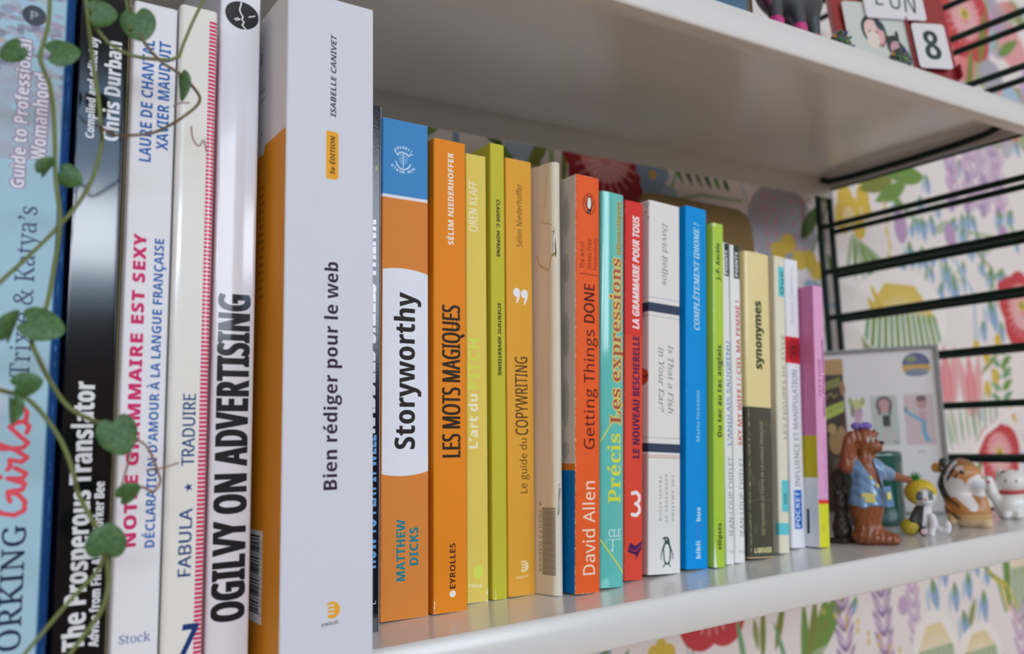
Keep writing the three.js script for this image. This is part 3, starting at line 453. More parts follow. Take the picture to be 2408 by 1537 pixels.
book('vermilion paperback with chipped edges, white foot lettering and pale side', 0.2594, -0.3235, 3.5, 14.6, 195.2, 130, { base: [240, 98, 40], cl: 14, s: 8, r: 1.1, bulge: 0.5, rough: 0.55 }, (P) => {
  P.rect(-14, -0.2, 0, 54.7, [0, 112, 176]); P.rect(-14, -0.2, 54.7, 57.8, [206, 122, 44]); P.rect(-14, -0.2, 57.8, 196, [206, 194, 182]);
  for (const [v, h] of [[176, 20], [150, 14], [118, 22], [86, 22], [64, 8]]) P.disc(-7.4, v, 2.6, h * 0.5, [152, 148, 138], 0.55);  // grey streaks: shadow painted into the pale left board
  g0(P); function g0(Q) { Q.wear(0, 0, 195, 130, [246, 220, 190], 0.45); Q.ends([250, 226, 196], 1); }
  const g = P.g; g.strokeStyle = 'rgb(120,30,20)'; g.lineWidth = 0.35 * P.s; g.beginPath(); g.ellipse(P.X(7.8), P.Y(181.4), 3.6 * P.s, 5 * P.s, 0, 0, 7); g.stroke(); pengu(P, 7.8, 181.4, 0.62, true, [60, 24, 20], [240, 232, 226]);
  const d = [110, 26, 18];
  P.words('The Art of', 4.9, 149.2, 162.4, 2.5, d); P.words('Stress-Free', 9, 149.2, 164.2, 2.4, d); P.words('Productivity', 12.9, 149.4, 165.4, 2.4, d); P.line([[2.6, 146.8], [13, 146.8]], 0.35, d);
  P.words('Getting Things', 11, 64.4, 120.3, 6.3, [84, 16, 14]); P.words('DONE', 11, 123.6, 142.1, 6.3, [70, 14, 14], { fat: 0.012 }); P.words('David Allen', 11.2, 8.1, 49.9, 6.9, [252, 226, 206]);
});
// 15 turquoise
book('glossy turquoise paperback with rounded spine, yellow line and outlined lettering', 0.2759, -0.3262, 4, 14.8, 189.8, 130, { base: [96, 196, 186], s: 8, r: 1.5, bulge: 0.6, coat: 1, coatRough: 0.06, rough: 0.5 }, (P) => {
  const ye = [224, 226, 60];
  P.line([[0.2, 67.3], [12, 84], [15, 86]], 0.7, ye); P.line([[0.3, 21.9], [15, 5.2]], 0.7, ye);
  P.words('idiomatiques', 12.2, 158.7, 185.7, 2.7, [84, 128, 112], { font: 'serif', bold: true, outline: [204, 176, 74], ow: 0.16 });
  P.words('Les expressions', 12.3, 75.8, 156.8, 6.5, [164, 74, 56], { font: 'serif', bold: true, outline: [236, 206, 96], ow: 0.12 }); P.words('Précis', 12.2, 38.6, 71.2, 7.6, ye, { font: 'serif', bold: true });
  P.flat('CLE', 4.9, 12.6, 23.2, 3.4, [240, 248, 246], { font: 'serif' }); P.flat('international', 4.4, 12.6, 21.6, 0.9, [220, 240, 238]); P.line([[7.3, 22], [7.2, 17]], 0.6, [240, 248, 246]); P.line([[6.2, 17.2], [7.4, 16.4]], 0.4, [240, 248, 246]); P.line([[3.6, 22], [3.6, 20]], 0.3, [220, 240, 238]);
});
// 16 red
book('red paperback with white and purple condensed capitals and a white numeral three', 0.2946, -0.3339, 4.23, 12.1, 189.7, 130, { base: [232, 76, 54], s: 8, r: 1, bulge: 0.3, rough: 0.5 }, (P) => {
  P.rect(-12, 14, 120, 190, [226, 58, 50]); P.words('LA GRAMMAIRE POUR TOUS', 9.4, 123.3, 181.6, 4.6, [250, 232, 232], { bold: true, skew: 0.12, fat: 0.016 }); P.words('LE NOUVEAU BESCHERELLE', 9.7, 58.6, 119.6, 4.6, [92, 30, 78], { bold: true, fat: 0.022 });
  P.line([[4.8, 31.2], [7.6, 30.8], [9.6, 32.4], [9.6, 34.6], [8, 36.2], [7, 36.3], [8, 36.4], [9.6, 38], [9.6, 40.2], [7.6, 41.8], [4.8, 41.4]], 1.8, [252, 240, 236]);
  const pu = [74, 30, 84]; P.poly([[2, 13.6], [3.6, 17.8], [7, 16.2], [11.4, 18.6], [10.8, 14.6], [8.6, 11.6], [7.6, 9.6], [7.2, 11.8]], pu); P.line([[2.6, 15], [7, 13.6], [11, 16.6]], 0.3, [232, 76, 54]); P.wear(0, 0, 190, 60, [246, 150, 130], 0.25);
});
// 17 off-white with navy bands
book('off-white paperback with two navy bands and a black and white bird emblem', 0.32, -0.3339, 4.5, 21.9, 190.9, 130, { base: [236, 232, 226], cl: 9, s: 8, r: 0.9, rough: 0.55 }, (P) => {
  const nv = [58, 68, 92], gr = [104, 122, 116], rl = [206, 96, 96];
  for (const [a, b] of [[131.6, 136.4], [59.9, 64.3]]) P.rect(-9, 24, a, b, nv);
  for (const v of [139.1, 129.5, 67.2]) P.line([[-9, v], [24, v]], 0.25, v > 135 ? [150, 150, 196] : [150, 164, 156]); P.line([[24, 57.3], [-0.8, 57.3], [-0.8, 0.5]], 0.3, rl); P.line([[24, 58.3], [-1.8, 58.3], [-1.8, 0.5]], 0.25, rl); P.rect(-9, -2.2, 0, 58.5, [222, 176, 172]);
  P.words('David Bellos', 9.4, 180.1, 147, 3.6, gr, { font: 'serif', skew: 0.28 }); P.words('Is That a Fish', 13.3, 115.5, 80.1, 3.6, gr, { font: 'serif', skew: 0.28 }); P.words('in Your Ear?', 6.8, 113.9, 81, 3.6, gr, { font: 'serif', skew: 0.28 });
  const sm = { font: 'serif', space: 0.12 }, g2 = [128, 130, 132]; P.words('THE AMAZING', 15.6, 48.9, 25.9, 1.8, g2, sm); P.words('ADVENTURE OF', 11.3, 49.5, 24.7, 1.8, g2, sm); P.words('TRANSLATION', 7.2, 48.2, 25.8, 1.8, g2, sm);
  pengu(P, 12.4, 10.8, 0.98, false, [56, 84, 80], [238, 236, 232]);
  P.disc(-4, 98, 3.8, 4.4, [206, 88, 70]); P.line([[-3.4, 98.6], [-1.8, 97.6], [-1.2, 98.6]], 0.5, [90, 40, 36]); P.rect(-9, -2.2, 128.6, 131.6, [196, 176, 184]); for (const [u, v] of [[-3.6, 189], [-2.4, 187.4], [-1.2, 188.4], [-2.6, 184.6], [-1.2, 181]]) P.line([[u, v], [u + 0.8, v + 1], [u + 1, v - 0.6]], 0.25, [90, 90, 96]);
});
// 18 azure
book('azure blue paperback with white slanted serif capitals reading upwards', 0.3397, -0.334, 4.7, 15.6, 191.4, 130, { base: [0, 150, 226], s: 8, r: 0.9 }, (P) => {
  P.words('COMPLÈTEMENT IDIOME !', 9.9, 123.5, 182, 4, [206, 232, 248], { font: 'serif', bold: true, skew: 0.2 }); P.words('Maria Grazzini', 9.8, 64.5, 91.7, 2.5, [176, 216, 242], { font: 'serif' });
  P.words('bibli', 10, 5.3, 14, 3.1, [214, 236, 250], { bold: true }); for (let i = 0; i < 7; i++) P.disc(8.6, 15.2 + i * 1.25, 0.8, 0.35, [108, 112, 206]); P.words('bus', 10.2, 24, 31.1, 3.1, [214, 236, 250], { bold: true }); P.wear(0.2, 0, 191, 40, [90, 190, 240], 0.2);
});
// 19 apple green
book('slim apple green paperback with worn white corners and small black lettering', 0.3486, -0.3303, 4.86, 8.3, 183.3, 130, { base: [176, 210, 62], s: 9, r: 1, rough: 0.4, coat: 0.4 }, (P) => {
  const k = [34, 48, 18], f = { bold: true, fat: 0.006 }; P.words('J.-P. Ancèle', 5.2, 151.4, 172.1, 3, k, f); P.words('Du tac au tac anglais', 6, 67, 115.9, 3.3, k, f); P.words('ellipses', 5.3, 9, 22.4, 2.9, k, f);
  P.wear(0.3, 0, 183, 70, [226, 238, 186], 0.3); P.poly([[-0.4, 0], [2.2, 0], [1.4, 3], [0.6, 12], [-0.1, 9]], [238, 238, 226]); P.disc(0.6, 182, 2, 1, [228, 236, 196], 0.7);
});
// 20, 21 two thin white pocket books
book('thin white pocket book with blue title, left of the thin pair', 0.3588, -0.3336, 3.95, 6, 174, 108, { base: [236, 236, 232], s: 9, r: 0.7, rough: 0.5 }, (P) => {
  P.rect(2.6, 8, 155, 173.6, [34, 52, 50]); P.words('POINTS', 5, 156, 169.6, 2.1, WHITE, { bold: true }); P.words("L’ANGLAIS SAUGRENU", 5.4, 62.3, 118.4, 3, [58, 128, 190], { fat: 0.004 }); P.words('JEAN-LOUP CHIFLET', 5.8, 14.3, 56, 3.3, [130, 134, 134]); P.flat('P 2061', 2.2, 6.6, 6, 1.4, [150, 150, 150]);
});
book('thin white pocket book with red title, right of the thin pair', 0.3669, -0.3334, 4.1, 7.6, 172.9, 108, { base: [238, 238, 234], s: 9, r: 0.8, rough: 0.45, coat: 0.4 }, (P) => {
  P.rect(2.6, 7.4, 154, 173, [34, 50, 48]); P.words('POINTS', 6, 155.1, 169.2, 2.2, WHITE, { bold: true }); P.words('SKY MY WIFE ! / CIEL MA FEMME !', 6.7, 61.8, 141.5, 3.2, [206, 64, 62], { bold: true }); P.words('JEAN-LOUP CHIFLET', 7.3, 13.2, 55.2, 3.3, [122, 124, 126]); P.flat('P 116', 3, 7.4, 5, 1.5, [90, 90, 90]);
});
// 22 dictionary
book('thick pocket dictionary, cream above and dark brown below, creased and worn', 0.3912, -0.3339, 4.4, 20.6, 169.6, 108, { base: [236, 218, 156], s: 8, r: 1.6, bulge: 0.7, rough: 0.35, coat: 0.5 }, (P) => {
  P.rect(-12, 23, 0, 81.5, [70, 70, 56]);
  P.words('synonymes', 12.3, 102.9, 141.4, 6.1, [50, 66, 26], { bold: true, fat: 0.03, fatY: 0.01 }); P.words('DICTIONNAIRE DE POCHE DE LA LANGUE FRANÇAISE', 11.9, 12.3, 74, 2.3, [184, 174, 128]); P.flat('LAROUSSE', 3.9, 17.6, 2.8, 2.7, [232, 222, 160], { bold: true, fat: 0.01 });
  P.wear(1.2, 0, 81, 120, [176, 164, 130], 0.7); P.wear(19.6, 0, 81, 60, [170, 166, 146], 0.5); P.ends([222, 190, 140], 1); P.rect(-12, 22, 0, 0.7, [206, 176, 130]); P.line([[0.5, 30], [8, 31.4], [19, 30.4]], 0.25, [130, 128, 112], 0.7); for (let i = 0; i < 12; i++) P.disc(1 + rnd() * 19, 3 + rnd() * 75, 0.6 + rnd(), 1.4 + rnd() * 2, [112, 112, 96], 0.35);
});
// 23 cream with cyan tabs
book('slim ivory pocket book with turquoise blocks on its spine', 0.4085, -0.3376, 4.6, 8.8, 170.6, 108, { base: [234, 226, 202], s: 8, r: 1.2, rough: 0.5 }, (P) => {
  const cy = [104, 206, 212]; P.rect(3, 11, 146.5, 164.6, cy); P.rect(2.4, 11, 22.8, 40.5, cy); P.rect(-2.6, 11, 10.2, 16.7, cy); P.words('LES FIGURES DE STYLE', 7.5, 63.8, 123.8, 2.7, [128, 128, 112]); P.words('Que', 7.6, 148, 162, 3, [40, 120, 128], { bold: true }); P.words('SAIS', 6.8, 27, 33, 2.6, [40, 110, 116], { bold: true });
});
// 24 white with red square
book('white pocket book with a red spiral square and a blue label at its foot', 0.4322, -0.3451, 4.0, 12.6, 171.4, 108, { base: [240, 238, 242], s: 8, r: 1.4, rough: 0.5 }, (P) => {
  P.words('Robert Cialdini', 7.3, 131.6, 162, 3, [190, 188, 196]); P.rect(-3, 12.4, 107.7, 123.7, [226, 40, 52]);
  for (let i = 0; i < 18; i++) { const a = (i / 18) * 6.283, q = []; for (let j = 0; j <= 8; j++) { const r = 1 + j * 0.65, b = a + j * 0.16; q.push([6.2 + Math.cos(b) * r, 115.7 + Math.sin(b) * r * 1.15]); } P.line(q, 0.5, [84, 10, 18]); }
  P.words('INFLUENCE ET MANIPULATION', 8.4, 35.2, 103.6, 4.4, [104, 118, 128]); P.rect(2.8, 9.4, 10.9, 33.1, [28, 96, 196]); P.words('POCKET', 7.8, 11.9, 32.2, 4, [214, 232, 250], { bold: true }); P.flat('J', 5, 7, 164, 3.2, [200, 200, 210]);
});
// 25 pink
book('pink pocket book with yellow foot, last in the row of books', 0.4416, -0.3358, 4.45, 9.3, 154.3, 105, { base: [232, 168, 208], cl: 14, s: 8, r: 0.7, rough: 0.45 }, (P) => {
  P.rect(-14, -0.2, 64.4, 155, [206, 124, 168]); P.rect(-14, -0.2, 39.8, 64.4, [196, 176, 36]); P.rect(-14, -0.2, 0, 39.8, [230, 230, 234]); P.rect(-8.6, -6.8, 7.5, 21.6, [40, 60, 66]);
  P.rect(0, 11, 0, 24.9, [226, 226, 52]); P.rect(-0.2, 11, 24.9, 27.2, [232, 70, 50]);
  P.words('WORKING FROM HOME', 6.4, 121.8, 75.2, 2, [96, 40, 92], { fat: 0.006 }); P.words('WITH A CAT', 2.8, 109.6, 87.1, 2, [96, 40, 92], { fat: 0.006 }); P.words('VERONICA MILES', 6, 66, 31, 1.6, [206, 130, 186]); P.words('cat', 5, 8, 13, 2.4, [180, 180, 60]);
});

// ---------------------------------------------------------------- brown board behind the books
{
  const t = thing('tray', 'olive brown rounded tray leaning on the wallpaper behind the books', 'tray', [0.4935, 0.001, -0.462]);
  t.rotation.set(-0.1, 0, -0.035);
  const s = new THREE.Shape(), w = 0.06, h = 0.247, r = 0.016; s.moveTo(-w + r, 0); s.lineTo(w - r, 0); s.quadraticCurveTo(w, 0, w, r); s.lineTo(w, h - r); s.quadraticCurveTo(w, h, w - r, h); s.lineTo(-w + r, h); s.quadraticCurveTo(-w, h, -w, h - r); s.lineTo(-w, r); s.quadraticCurveTo(-w, 0, -w + r, 0);
  const g = new THREE.ExtrudeGeometry(s, { depth: 0.004, bevelEnabled: true, bevelSize: 0.0015, bevelThickness: 0.0015, bevelSegments: 3, curveSegments: 10 });
  const bm = std({ color: new THREE.Color(0.19, 0.115, 0.03), roughness: 0.5, metalness: 0.25 }); part('panel', g, bm, t);
}

// ---------------------------------------------------------------- trailing plant
{
  const t = thing('trailing_plant', 'trailing plant with heart-shaped green leaves hanging before the left books', 'plant', [0.03, 0.29, -0.3]);
  const O = [0.03, 0.29, -0.3], stemM = std({ color: new THREE.Color(0.16, 0.2, 0.055), roughness: 0.6 }), dryM = std({ color: new THREE.Color(0.3, 0.17, 0.12), roughness: 0.7 }), brownStemM = std({ color: new THREE.Color(0.17, 0.12, 0.06), roughness: 0.6 });
  const P3 = (a, z = -0.252) => a.map(([x, y], i) => { const k = (z - 0.0035 * Math.sin(i * 1.7 + x * 300)) / -0.252; return [x * k - O[0], 0.0753 + (y - 0.0753) * k - O[1], z * k / 1 * (1) - O[2] + 0]; }).map(([x, y, z2], i) => [x, y, (z - 0.0035 * Math.sin(i * 1.7 + a[i][0] * 300)) - O[2]]);
  const over = (x) => [[x + 0.004, 0.002, -0.02], [x + 0.001, 0.003, -0.002], [x, -0.001, 0.022], [x, -0.02, 0.045]].map(([a, b, c]) => [a - O[0], b, c]);
  const stems = [
    [0.00075, [[0.0243, 0.1985], [0.0240, 0.1865], [0.0224, 0.1765], [0.0247, 0.1702], [0.0260, 0.1588], [0.0266, 0.1450], [0.0278, 0.1337], [0.0265, 0.1201], [0.0250, 0.1106], [0.0220, 0.1023], [0.0230, 0.0991], [0.0266, 0.0915], [0.0311, 0.0849], [0.0392, 0.0803]], 1],
    [0.0007, [[0.0327, 0.2007], [0.0334, 0.1923], [0.0349, 0.1793], [0.0366, 0.1676], [0.0372, 0.1606], [0.0376, 0.1577], [0.0361, 0.1486], [0.0326, 0.1400], [0.0277, 0.1326], [0.0220, 0.1254], [0.0120, 0.1138]], 1],
    [0.00055, [[0.0372, 0.1606], [0.0407, 0.1592], [0.0451, 0.1597], [0.0517, 0.1619], [0.0586, 0.1672], [0.0633, 0.1735], [0.0609, 0.1771], [0.0579, 0.1797], [0.0527, 0.1824], [0.0481, 0.1871], [0.0464, 0.1917]]],
    [0.0006, [[0.0656, 0.2093], [0.0610, 0.1958], [0.0585, 0.1887], [0.0567, 0.1841], [0.0510, 0.1828], [0.0448, 0.1826], [0.0393, 0.1845], [0.0344, 0.1902]], 1],
    [0.0007, [[0.0135, 0.0903], [0.0181, 0.0889], [0.0210, 0.0878], [0.0258, 0.0823], [0.0298, 0.0752], [0.0323, 0.0676], [0.0331, 0.0638], [0.0365, 0.0565], [0.0401, 0.0492], [0.0404, 0.0443], [0.0406, 0.0390], [0.0393, 0.0338], [0.0354, 0.0281], [0.0307, 0.0217], [0.028, 0.012]]],
    [0.0007, [[0.0401, 0.0487], [0.0382, 0.0435], [0.0324, 0.0374], [0.0268, 0.0310], [0.0205, 0.0235], [0.016, 0.018]]],
    [0.00045, [[0.0424, 0.2033], [0.0436, 0.1960], [0.0445, 0.1900]], 1],
    [0.00045, [[0.0423, 0.0791], [0.0468, 0.0767], [0.0497, 0.0744], [0.0526, 0.0674], [0.0531, 0.0646], [0.0514, 0.0625], [0.0487, 0.0638], [0.0461, 0.0628]], 0, 1],
    [0.00035, [[0.0462, 0.0768], [0.0450, 0.0701], [0.0435, 0.0641]], 0, 1],
    [0.00025, [[0.0560, 0.1699], [0.0580, 0.1712], [0.0604, 0.1717]], 0, 1], [0.00025, [[0.0608, 0.1648], [0.0615, 0.1608], [0.0633, 0.1595], [0.0642, 0.1612], [0.0651, 0.1581]], 0, 1], [0.0003, [[0.0497, 0.0682], [0.0535, 0.0685], [0.0579, 0.0697]], 0, 1],
  ];
  for (const [r, pts, top, dry] of stems) part(r < 0.0004 && dry ? 'tendril' : 'stem', tube([...(top ? over(pts[0][0]) : []), ...P3(pts)], r * 0.82, pts.length * 7, 6), dry ? dryM : r === 0.00055 ? brownStemM : stemM, t);
  const leafMap = (() => { const c = newCanvas(256, 256), g = c.getContext('2d'); g.fillStyle = 'rgb(58,98,46)'; g.fillRect(0, 0, 256, 256); for (let i = 0; i < 260; i++) { const x = rnd() * 256, y = rnd() * 256; g.fillStyle = rnd() < 0.6 ? 'rgba(40,78,34,0.30)' : 'rgba(84,126,66,0.25)'; g.beginPath(); g.ellipse(x, y, 8 + rnd() * 14, 5 + rnd() * 9, rnd() * 3, 0, 7); g.fill(); } g.strokeStyle = 'rgba(128,162,112,0.4)'; for (let i = 0; i < 46; i++) { let x = rnd() * 256, y = rnd() * 256; g.lineWidth = 1.5 + rnd() * 3; g.beginPath(); g.moveTo(x, y); for (let j = 0; j < 4; j++) { x += rnd() * 44 - 18; y += rnd() * 44 - 22; g.lineTo(x, y); } g.stroke(); } return canvasTexture(c); })();
  const leafM = phy({ map: leafMap, roughness: 0.5, side: THREE.DoubleSide });
  function heart(w, l, fold, cup) { // stalk notch at -x, tip at +x; mm to metres, thick and slightly cupped
    const R = 6, N = 36, pos = [], uv = [], idx = [], out = [];
    for (let j = 0; j < N; j++) { const a = (j / N) * 2 * Math.PI, c = Math.cos(a), s = Math.sin(a), notch = Math.exp(-(((a - Math.PI) / 0.3) ** 2)); let r = 1 - 0.4 * notch + 0.05 * Math.exp(-((Math.atan2(s, c) / 0.4) ** 2)); out.push([c * r, s * r * (1 - 0.16 * c)]); }
    for (const side of [1, -1]) { const base = pos.length / 3; for (let i = 0; i <= R; i++) for (let j = 0; j < N; j++) { const q = i / R, x = out[j][0] * q, y = out[j][1] * q, e = Math.sqrt(Math.max(0, 1 - q * q)); const th = fold * Math.abs(y); pos.push((x * l) / 2, (y * w * Math.cos(th)) / 2, side * 0.00055 * e + cup * (x * x + y * y) * l - Math.abs(y * w * Math.sin(th)) / 2); uv.push(0.5 + x * 0.42, 0.5 + y * 0.42); }
      for (let i = 0; i < R; i++) for (let j = 0; j < N; j++) { const a = base + i * N + j, b = base + i * N + ((j + 1) % N), c = a + N, d = b + N; if (side > 0) idx.push(a, c, d, a, d, b); else idx.push(a, d, c, a, b, d); } }
    let g = new THREE.BufferGeometry(); g.setAttribute('position', new THREE.Float32BufferAttribute(pos, 3)); g.setAttribute('uv', new THREE.Float32BufferAttribute(uv, 2)); g.setIndex(idx); g.computeVertexNormals(); return g;
  }
  // x, y, width, length (m), tip direction in degrees, then tilt about its long axis and across it
  const leaves = [[0.0368, 0.1929, 0.0072, 0.0082, 12, 10, 10], [0.0465, 0.1922, 0.0094, 0.0098, -76, 12, 0], [0.0162, 0.1778, 0.0064, 0.0072, 214, 10, 15], [0.0274, 0.1796, 0.0078, 0.0086, 12, -10, 0], [0.0243, 0.1477, 0.0064, 0.0062, 58, 66, 0], [0.0297, 0.1461, 0.0060, 0.0068, -28, 12, 0], [0.0239, 0.1063, 0.0090, 0.0110, -18, -14, 0], [0.0172, 0.1054, 0.0094, 0.0092, 72, 72, 0], [0.0209, 0.0912, 0.0062, 0.0074, 14, 14, 0], [0.0182, 0.0852, 0.0066, 0.0076, -88, 58, 0], [0.0425, 0.0780, 0.0102, 0.0110, -72, -10, 0], [0.0451, 0.0625, 0.0066, 0.0066, 36, 36, 0], [0.0401, 0.0504, 0.0100, 0.0092, 84, 10, 0], [0.0583, 0.1766, 0.0066, 0.0094, -86, 70, 0]];
  leaves.forEach(([x, y, w, l, tip, ta, tb], i) => {
    const m = part('leaf', heart(w, l, [4, 7, 9, 13].includes(i) ? 0.5 : 0.06 + (i % 3) * 0.05, 0.03), leafM, t);
    const z = -0.2495; m.position.set(x * (z / -0.252) - O[0], 0.0753 + (y - 0.0753) * (z / -0.252) - O[1], z - O[2]);
    const q = new THREE.Quaternion().setFromEuler(new THREE.Euler(0, -0.12, 0)); q.multiply(new THREE.Quaternion().setFromAxisAngle(V(0, 0, 1), (tip * Math.PI) / 180)).multiply(new THREE.Quaternion().setFromAxisAngle(V(1, 0, 0), (ta * Math.PI) / 180)).multiply(new THREE.Quaternion().setFromAxisAngle(V(0, 1, 0), (tb * Math.PI) / 180));
    m.quaternion.copy(q);
  });
}
// ---------------------------------------------------------------- figurines at the right end of the lower shelf
const ANG = (d) => (d * Math.PI) / 180;
{
  const t = thing('bear_figurine', 'brown bear figurine in a blue shirt with raised paw and purple bow', 'figurine', [0.468, 0.0002, -0.326]); t.rotation.y = ANG(-55.1);
  const fur = (x, y, z) => 0.42 * Math.sin(x * 2.1 + Math.sin(y * 0.5) + z * 1.3) * Math.sin(z * 1.9 + x * 0.4 + y * 0.22);
  const torso = (x, y, z) => smin(cap(x, y, z, [-1.4, 24, 0], [-0.2, 44, 0], 8.6, 6.6), cap(x, y, z, [-5, 44, 0], [5.5, 42.5, -1], 4.4, 4), 4);
  const body = (x, y, z) => {
    let d = torso(x, y, z);
    d = smin(d, cap(x, y, z, [-1.8, 8, 0], [-1.4, 26, 0], 7.4, 8.4), 5);
    d = smin(d, ell(x, y, z, 2, 3.4, 1, 12.4, 4.2, 8.5), 5); d = smin(d, ell(x, y, z, 9.5, 2.9, 2, 5, 3, 5.5), 2);
    for (const [a, b] of [[12.6, -1.5], [13.4, 2.2], [12.2, 5.6]]) d = smin(d, ell(x, y, z, a, 2, b, 2.2, 2, 1.7), 0.9);
    d = smin(d, cap(x, y, z, [-0.2, 47, 0], [0.4, 55, 0], 4.8, 4.6), 3);
    d = smin(d, ell(x, y, z, 0.4, 61.4, 0, 6, 6.3, 5.8), 2); d = smin(d, ell(x, y, z, 5.2, 56.6, 1.6, 4.6, 4.2, 4), 1.6);
    d = smin(d, ell(x, y, z, 6.2, 64, -1.6, 2.1, 2.4, 1.4), 0.8); d = smin(d, ell(x, y, z, -4.4, 64.6, 1, 2, 2.2, 1.4), 0.8);
    d = smin(d, cap(x, y, z, [-5, 45.5, 0.5], [-10.4, 45.8, 2.4], 4.6, 4.5), 2.4); d = smin(d, cap(x, y, z, [-10.4, 46, 2.4], [-8.2, 59.5, 3.4], 4.5, 3.9), 2); d = smin(d, ell(x, y, z, -7, 62.4, 4, 3.3, 3.7, 2.8), 1.2);
    for (let i = 0; i < 4; i++) d = smin(d, cap(x, y, z, [-5.6, 60.6 + i * 1.5, 5], [-3.2, 60.8 + i * 1.4, 5.4], 0.9, 0.75), 0.5);
    d = smin(d, cap(x, y, z, [6.5, 43, -1], [12.6, 39.4, -8], 3.6, 3), 2); d = smin(d, cap(x, y, z, [12.6, 39.4, -8], [21.4, 35.8, -21], 2.9, 2.2), 1.5); d = smin(d, ell(x, y, z, 23, 35.3, -23, 2.6, 2.2, 2.6), 1);
    return d + (y < 24 || y > 46 ? fur(x, y, z) : 0);
  };
  part('body', field(body, [-16, -1, -28], [27, 70, 14], 96, (x, y, z) => { const n = Math.sin(x * 3.1 + y) * Math.sin(z * 2.7 + y * 0.6); return [142 + n * 14, 76 + n * 10, 38 + n * 7]; }), phy({ vertexColors: true, roughness: 0.42, clearcoat: 0.35, clearcoatRoughness: 0.3 }), t);
  const shirt = (x, y, z) => {
    let d = torso(x, y, z) - 1.1; d = smin(d, cap(x, y, z, [-1.6, 22.6, 0], [-1, 30, 0], 9.9, 9), 3);
    d = smin(d, cap(x, y, z, [-4.6, 45, 0], [-7.4, 45.4, 1.4], 5.2, 5), 2); d = smin(d, cap(x, y, z, [6, 43, -1], [12, 39.8, -7.6], 4.6, 4), 2);
    d = smax(d, 22 - y + 0.6 * Math.sin(x * 0.5), 0.8); d = Math.max(d, y - 49.5);
    const c = -0.6 + (50 - y) * 0.46, half = y > 33 ? 0.6 + (y - 33) * 0.21 : 0.5 + (33 - y) * 0.14; // open front
    if (z > 0) d = smax(d, half - Math.abs(x - c), 0.5);
    return d + 0.34 * Math.sin(x * 0.9 + y * 0.5) * Math.sin(y * 0.42 - z * 0.5);
  };
  const shirtM = phy({ color: new THREE.Color(0.13, 0.27, 0.46), roughness: 0.28, clearcoat: 1, clearcoatRoughness: 0.16 });
  part('shirt', field(shirt, [-14, 20, -14], [17, 52, 14], 72), shirtM, t);
  const flap = rbox(0.0052, 0.012, 0.0016, 0.0007); flap.rotateZ(0.12); flap.rotateY(0.5); flap.translate(0.0105, 0.0275, 0.0062); part('shirt_flap', flap, shirtM, t);
  const yel = std({ color: new THREE.Color(0.78, 0.68, 0.2), roughness: 0.5 });
  const pk = rbox(0.0076, 0.0056, 0.0014, 0.0006); pk.rotateY(-0.12); pk.translate(-0.0004, 0.0273, 0.0096); part('pocket', pk, yel, t);
  const p2 = rbox(0.003, 0.0044, 0.0014, 0.0006); p2.rotateY(0.9); p2.translate(0.0108, 0.0282, 0.0072); part('pocket', p2, yel, t);
  for (const [x, y, z] of [[2.0, 38.8, 8.2], [5.2, 34.2, 8.6]]) { const b = new THREE.SphereGeometry(0.0009, 12, 8); b.scale(1, 1.2, 0.5); b.translate(x / 1000, y / 1000, z / 1000); part('button', b, yel, t); }
  const pur = std({ color: new THREE.Color(0.2, 0.13, 0.5), roughness: 0.4 }), bow = [];
  for (const s of [-1, 1]) { const b = new THREE.SphereGeometry(0.0028, 16, 12); b.scale(1.15, 0.8, 0.8); b.translate(s * 0.0028 - 0.001, 0.069, 0.0012); bow.push(b); } const k = new THREE.SphereGeometry(0.0015, 12, 8); k.translate(-0.001, 0.0688, 0.0022); bow.push(k); part('bow', mergeGeometries(bow), pur, t);
  const white = std({ color: 0xe8e2da, roughness: 0.4 }), black = std({ color: 0x14100e, roughness: 0.25 });
  for (const [x, y, z, r] of [[2.4, 60.4, 5.4, 1.3], [5.2, 60.6, 3.9, 1.2]]) { const e = new THREE.SphereGeometry(r / 1000, 14, 10); e.translate(x / 1000, y / 1000, z / 1000); const m = part('eye', e, white, t); const q = new THREE.SphereGeometry(r * 0.00055, 10, 8); q.translate((x + 0.7) / 1000, y / 1000, (z + 0.8) / 1000); part('pupil', q, black, m); }
  const n = new THREE.SphereGeometry(0.0014, 14, 10); n.scale(1.1, 0.8, 1); n.translate(0.0093, 0.0588, 0.0026); part('nose', n, black, t);
  part('mouth', tube([[0.0092, 0.0552, 0.0030], [0.0076, 0.0542, 0.0046], [0.0054, 0.0540, 0.0054]], 0.00022), black, t);
}
{
  const t = thing('carved_figurine', 'dark brown carved figurine half hidden between the pink book and the bear', 'figurine', [0.4632, 0, -0.3425]);
  part('body', field((x, y, z) => smin(smin(ell(x, y, z, 0, 8, 0, 6, 9, 5.5), ell(x, y, z, 0.6, 24, 0, 4.8, 10, 4.6), 3), ell(x, y, z, 0, 38, 0, 4.6, 6, 4.4), 2) + 0.4 * Math.sin(y * 1.1 + x) * Math.sin(x * 1.4 + z), [-8, -1.2, -8], [8, 46, 8], 60), std({ color: new THREE.Color(0.035, 0.024, 0.017), roughness: 0.4 }), t);
  const b = rbox(0.014, 0.003, 0.012, 0.001); b.translate(0, 0.0015, 0); part('base', b, std({ color: new THREE.Color(0.05, 0.035, 0.025), roughness: 0.5 }), t);
}
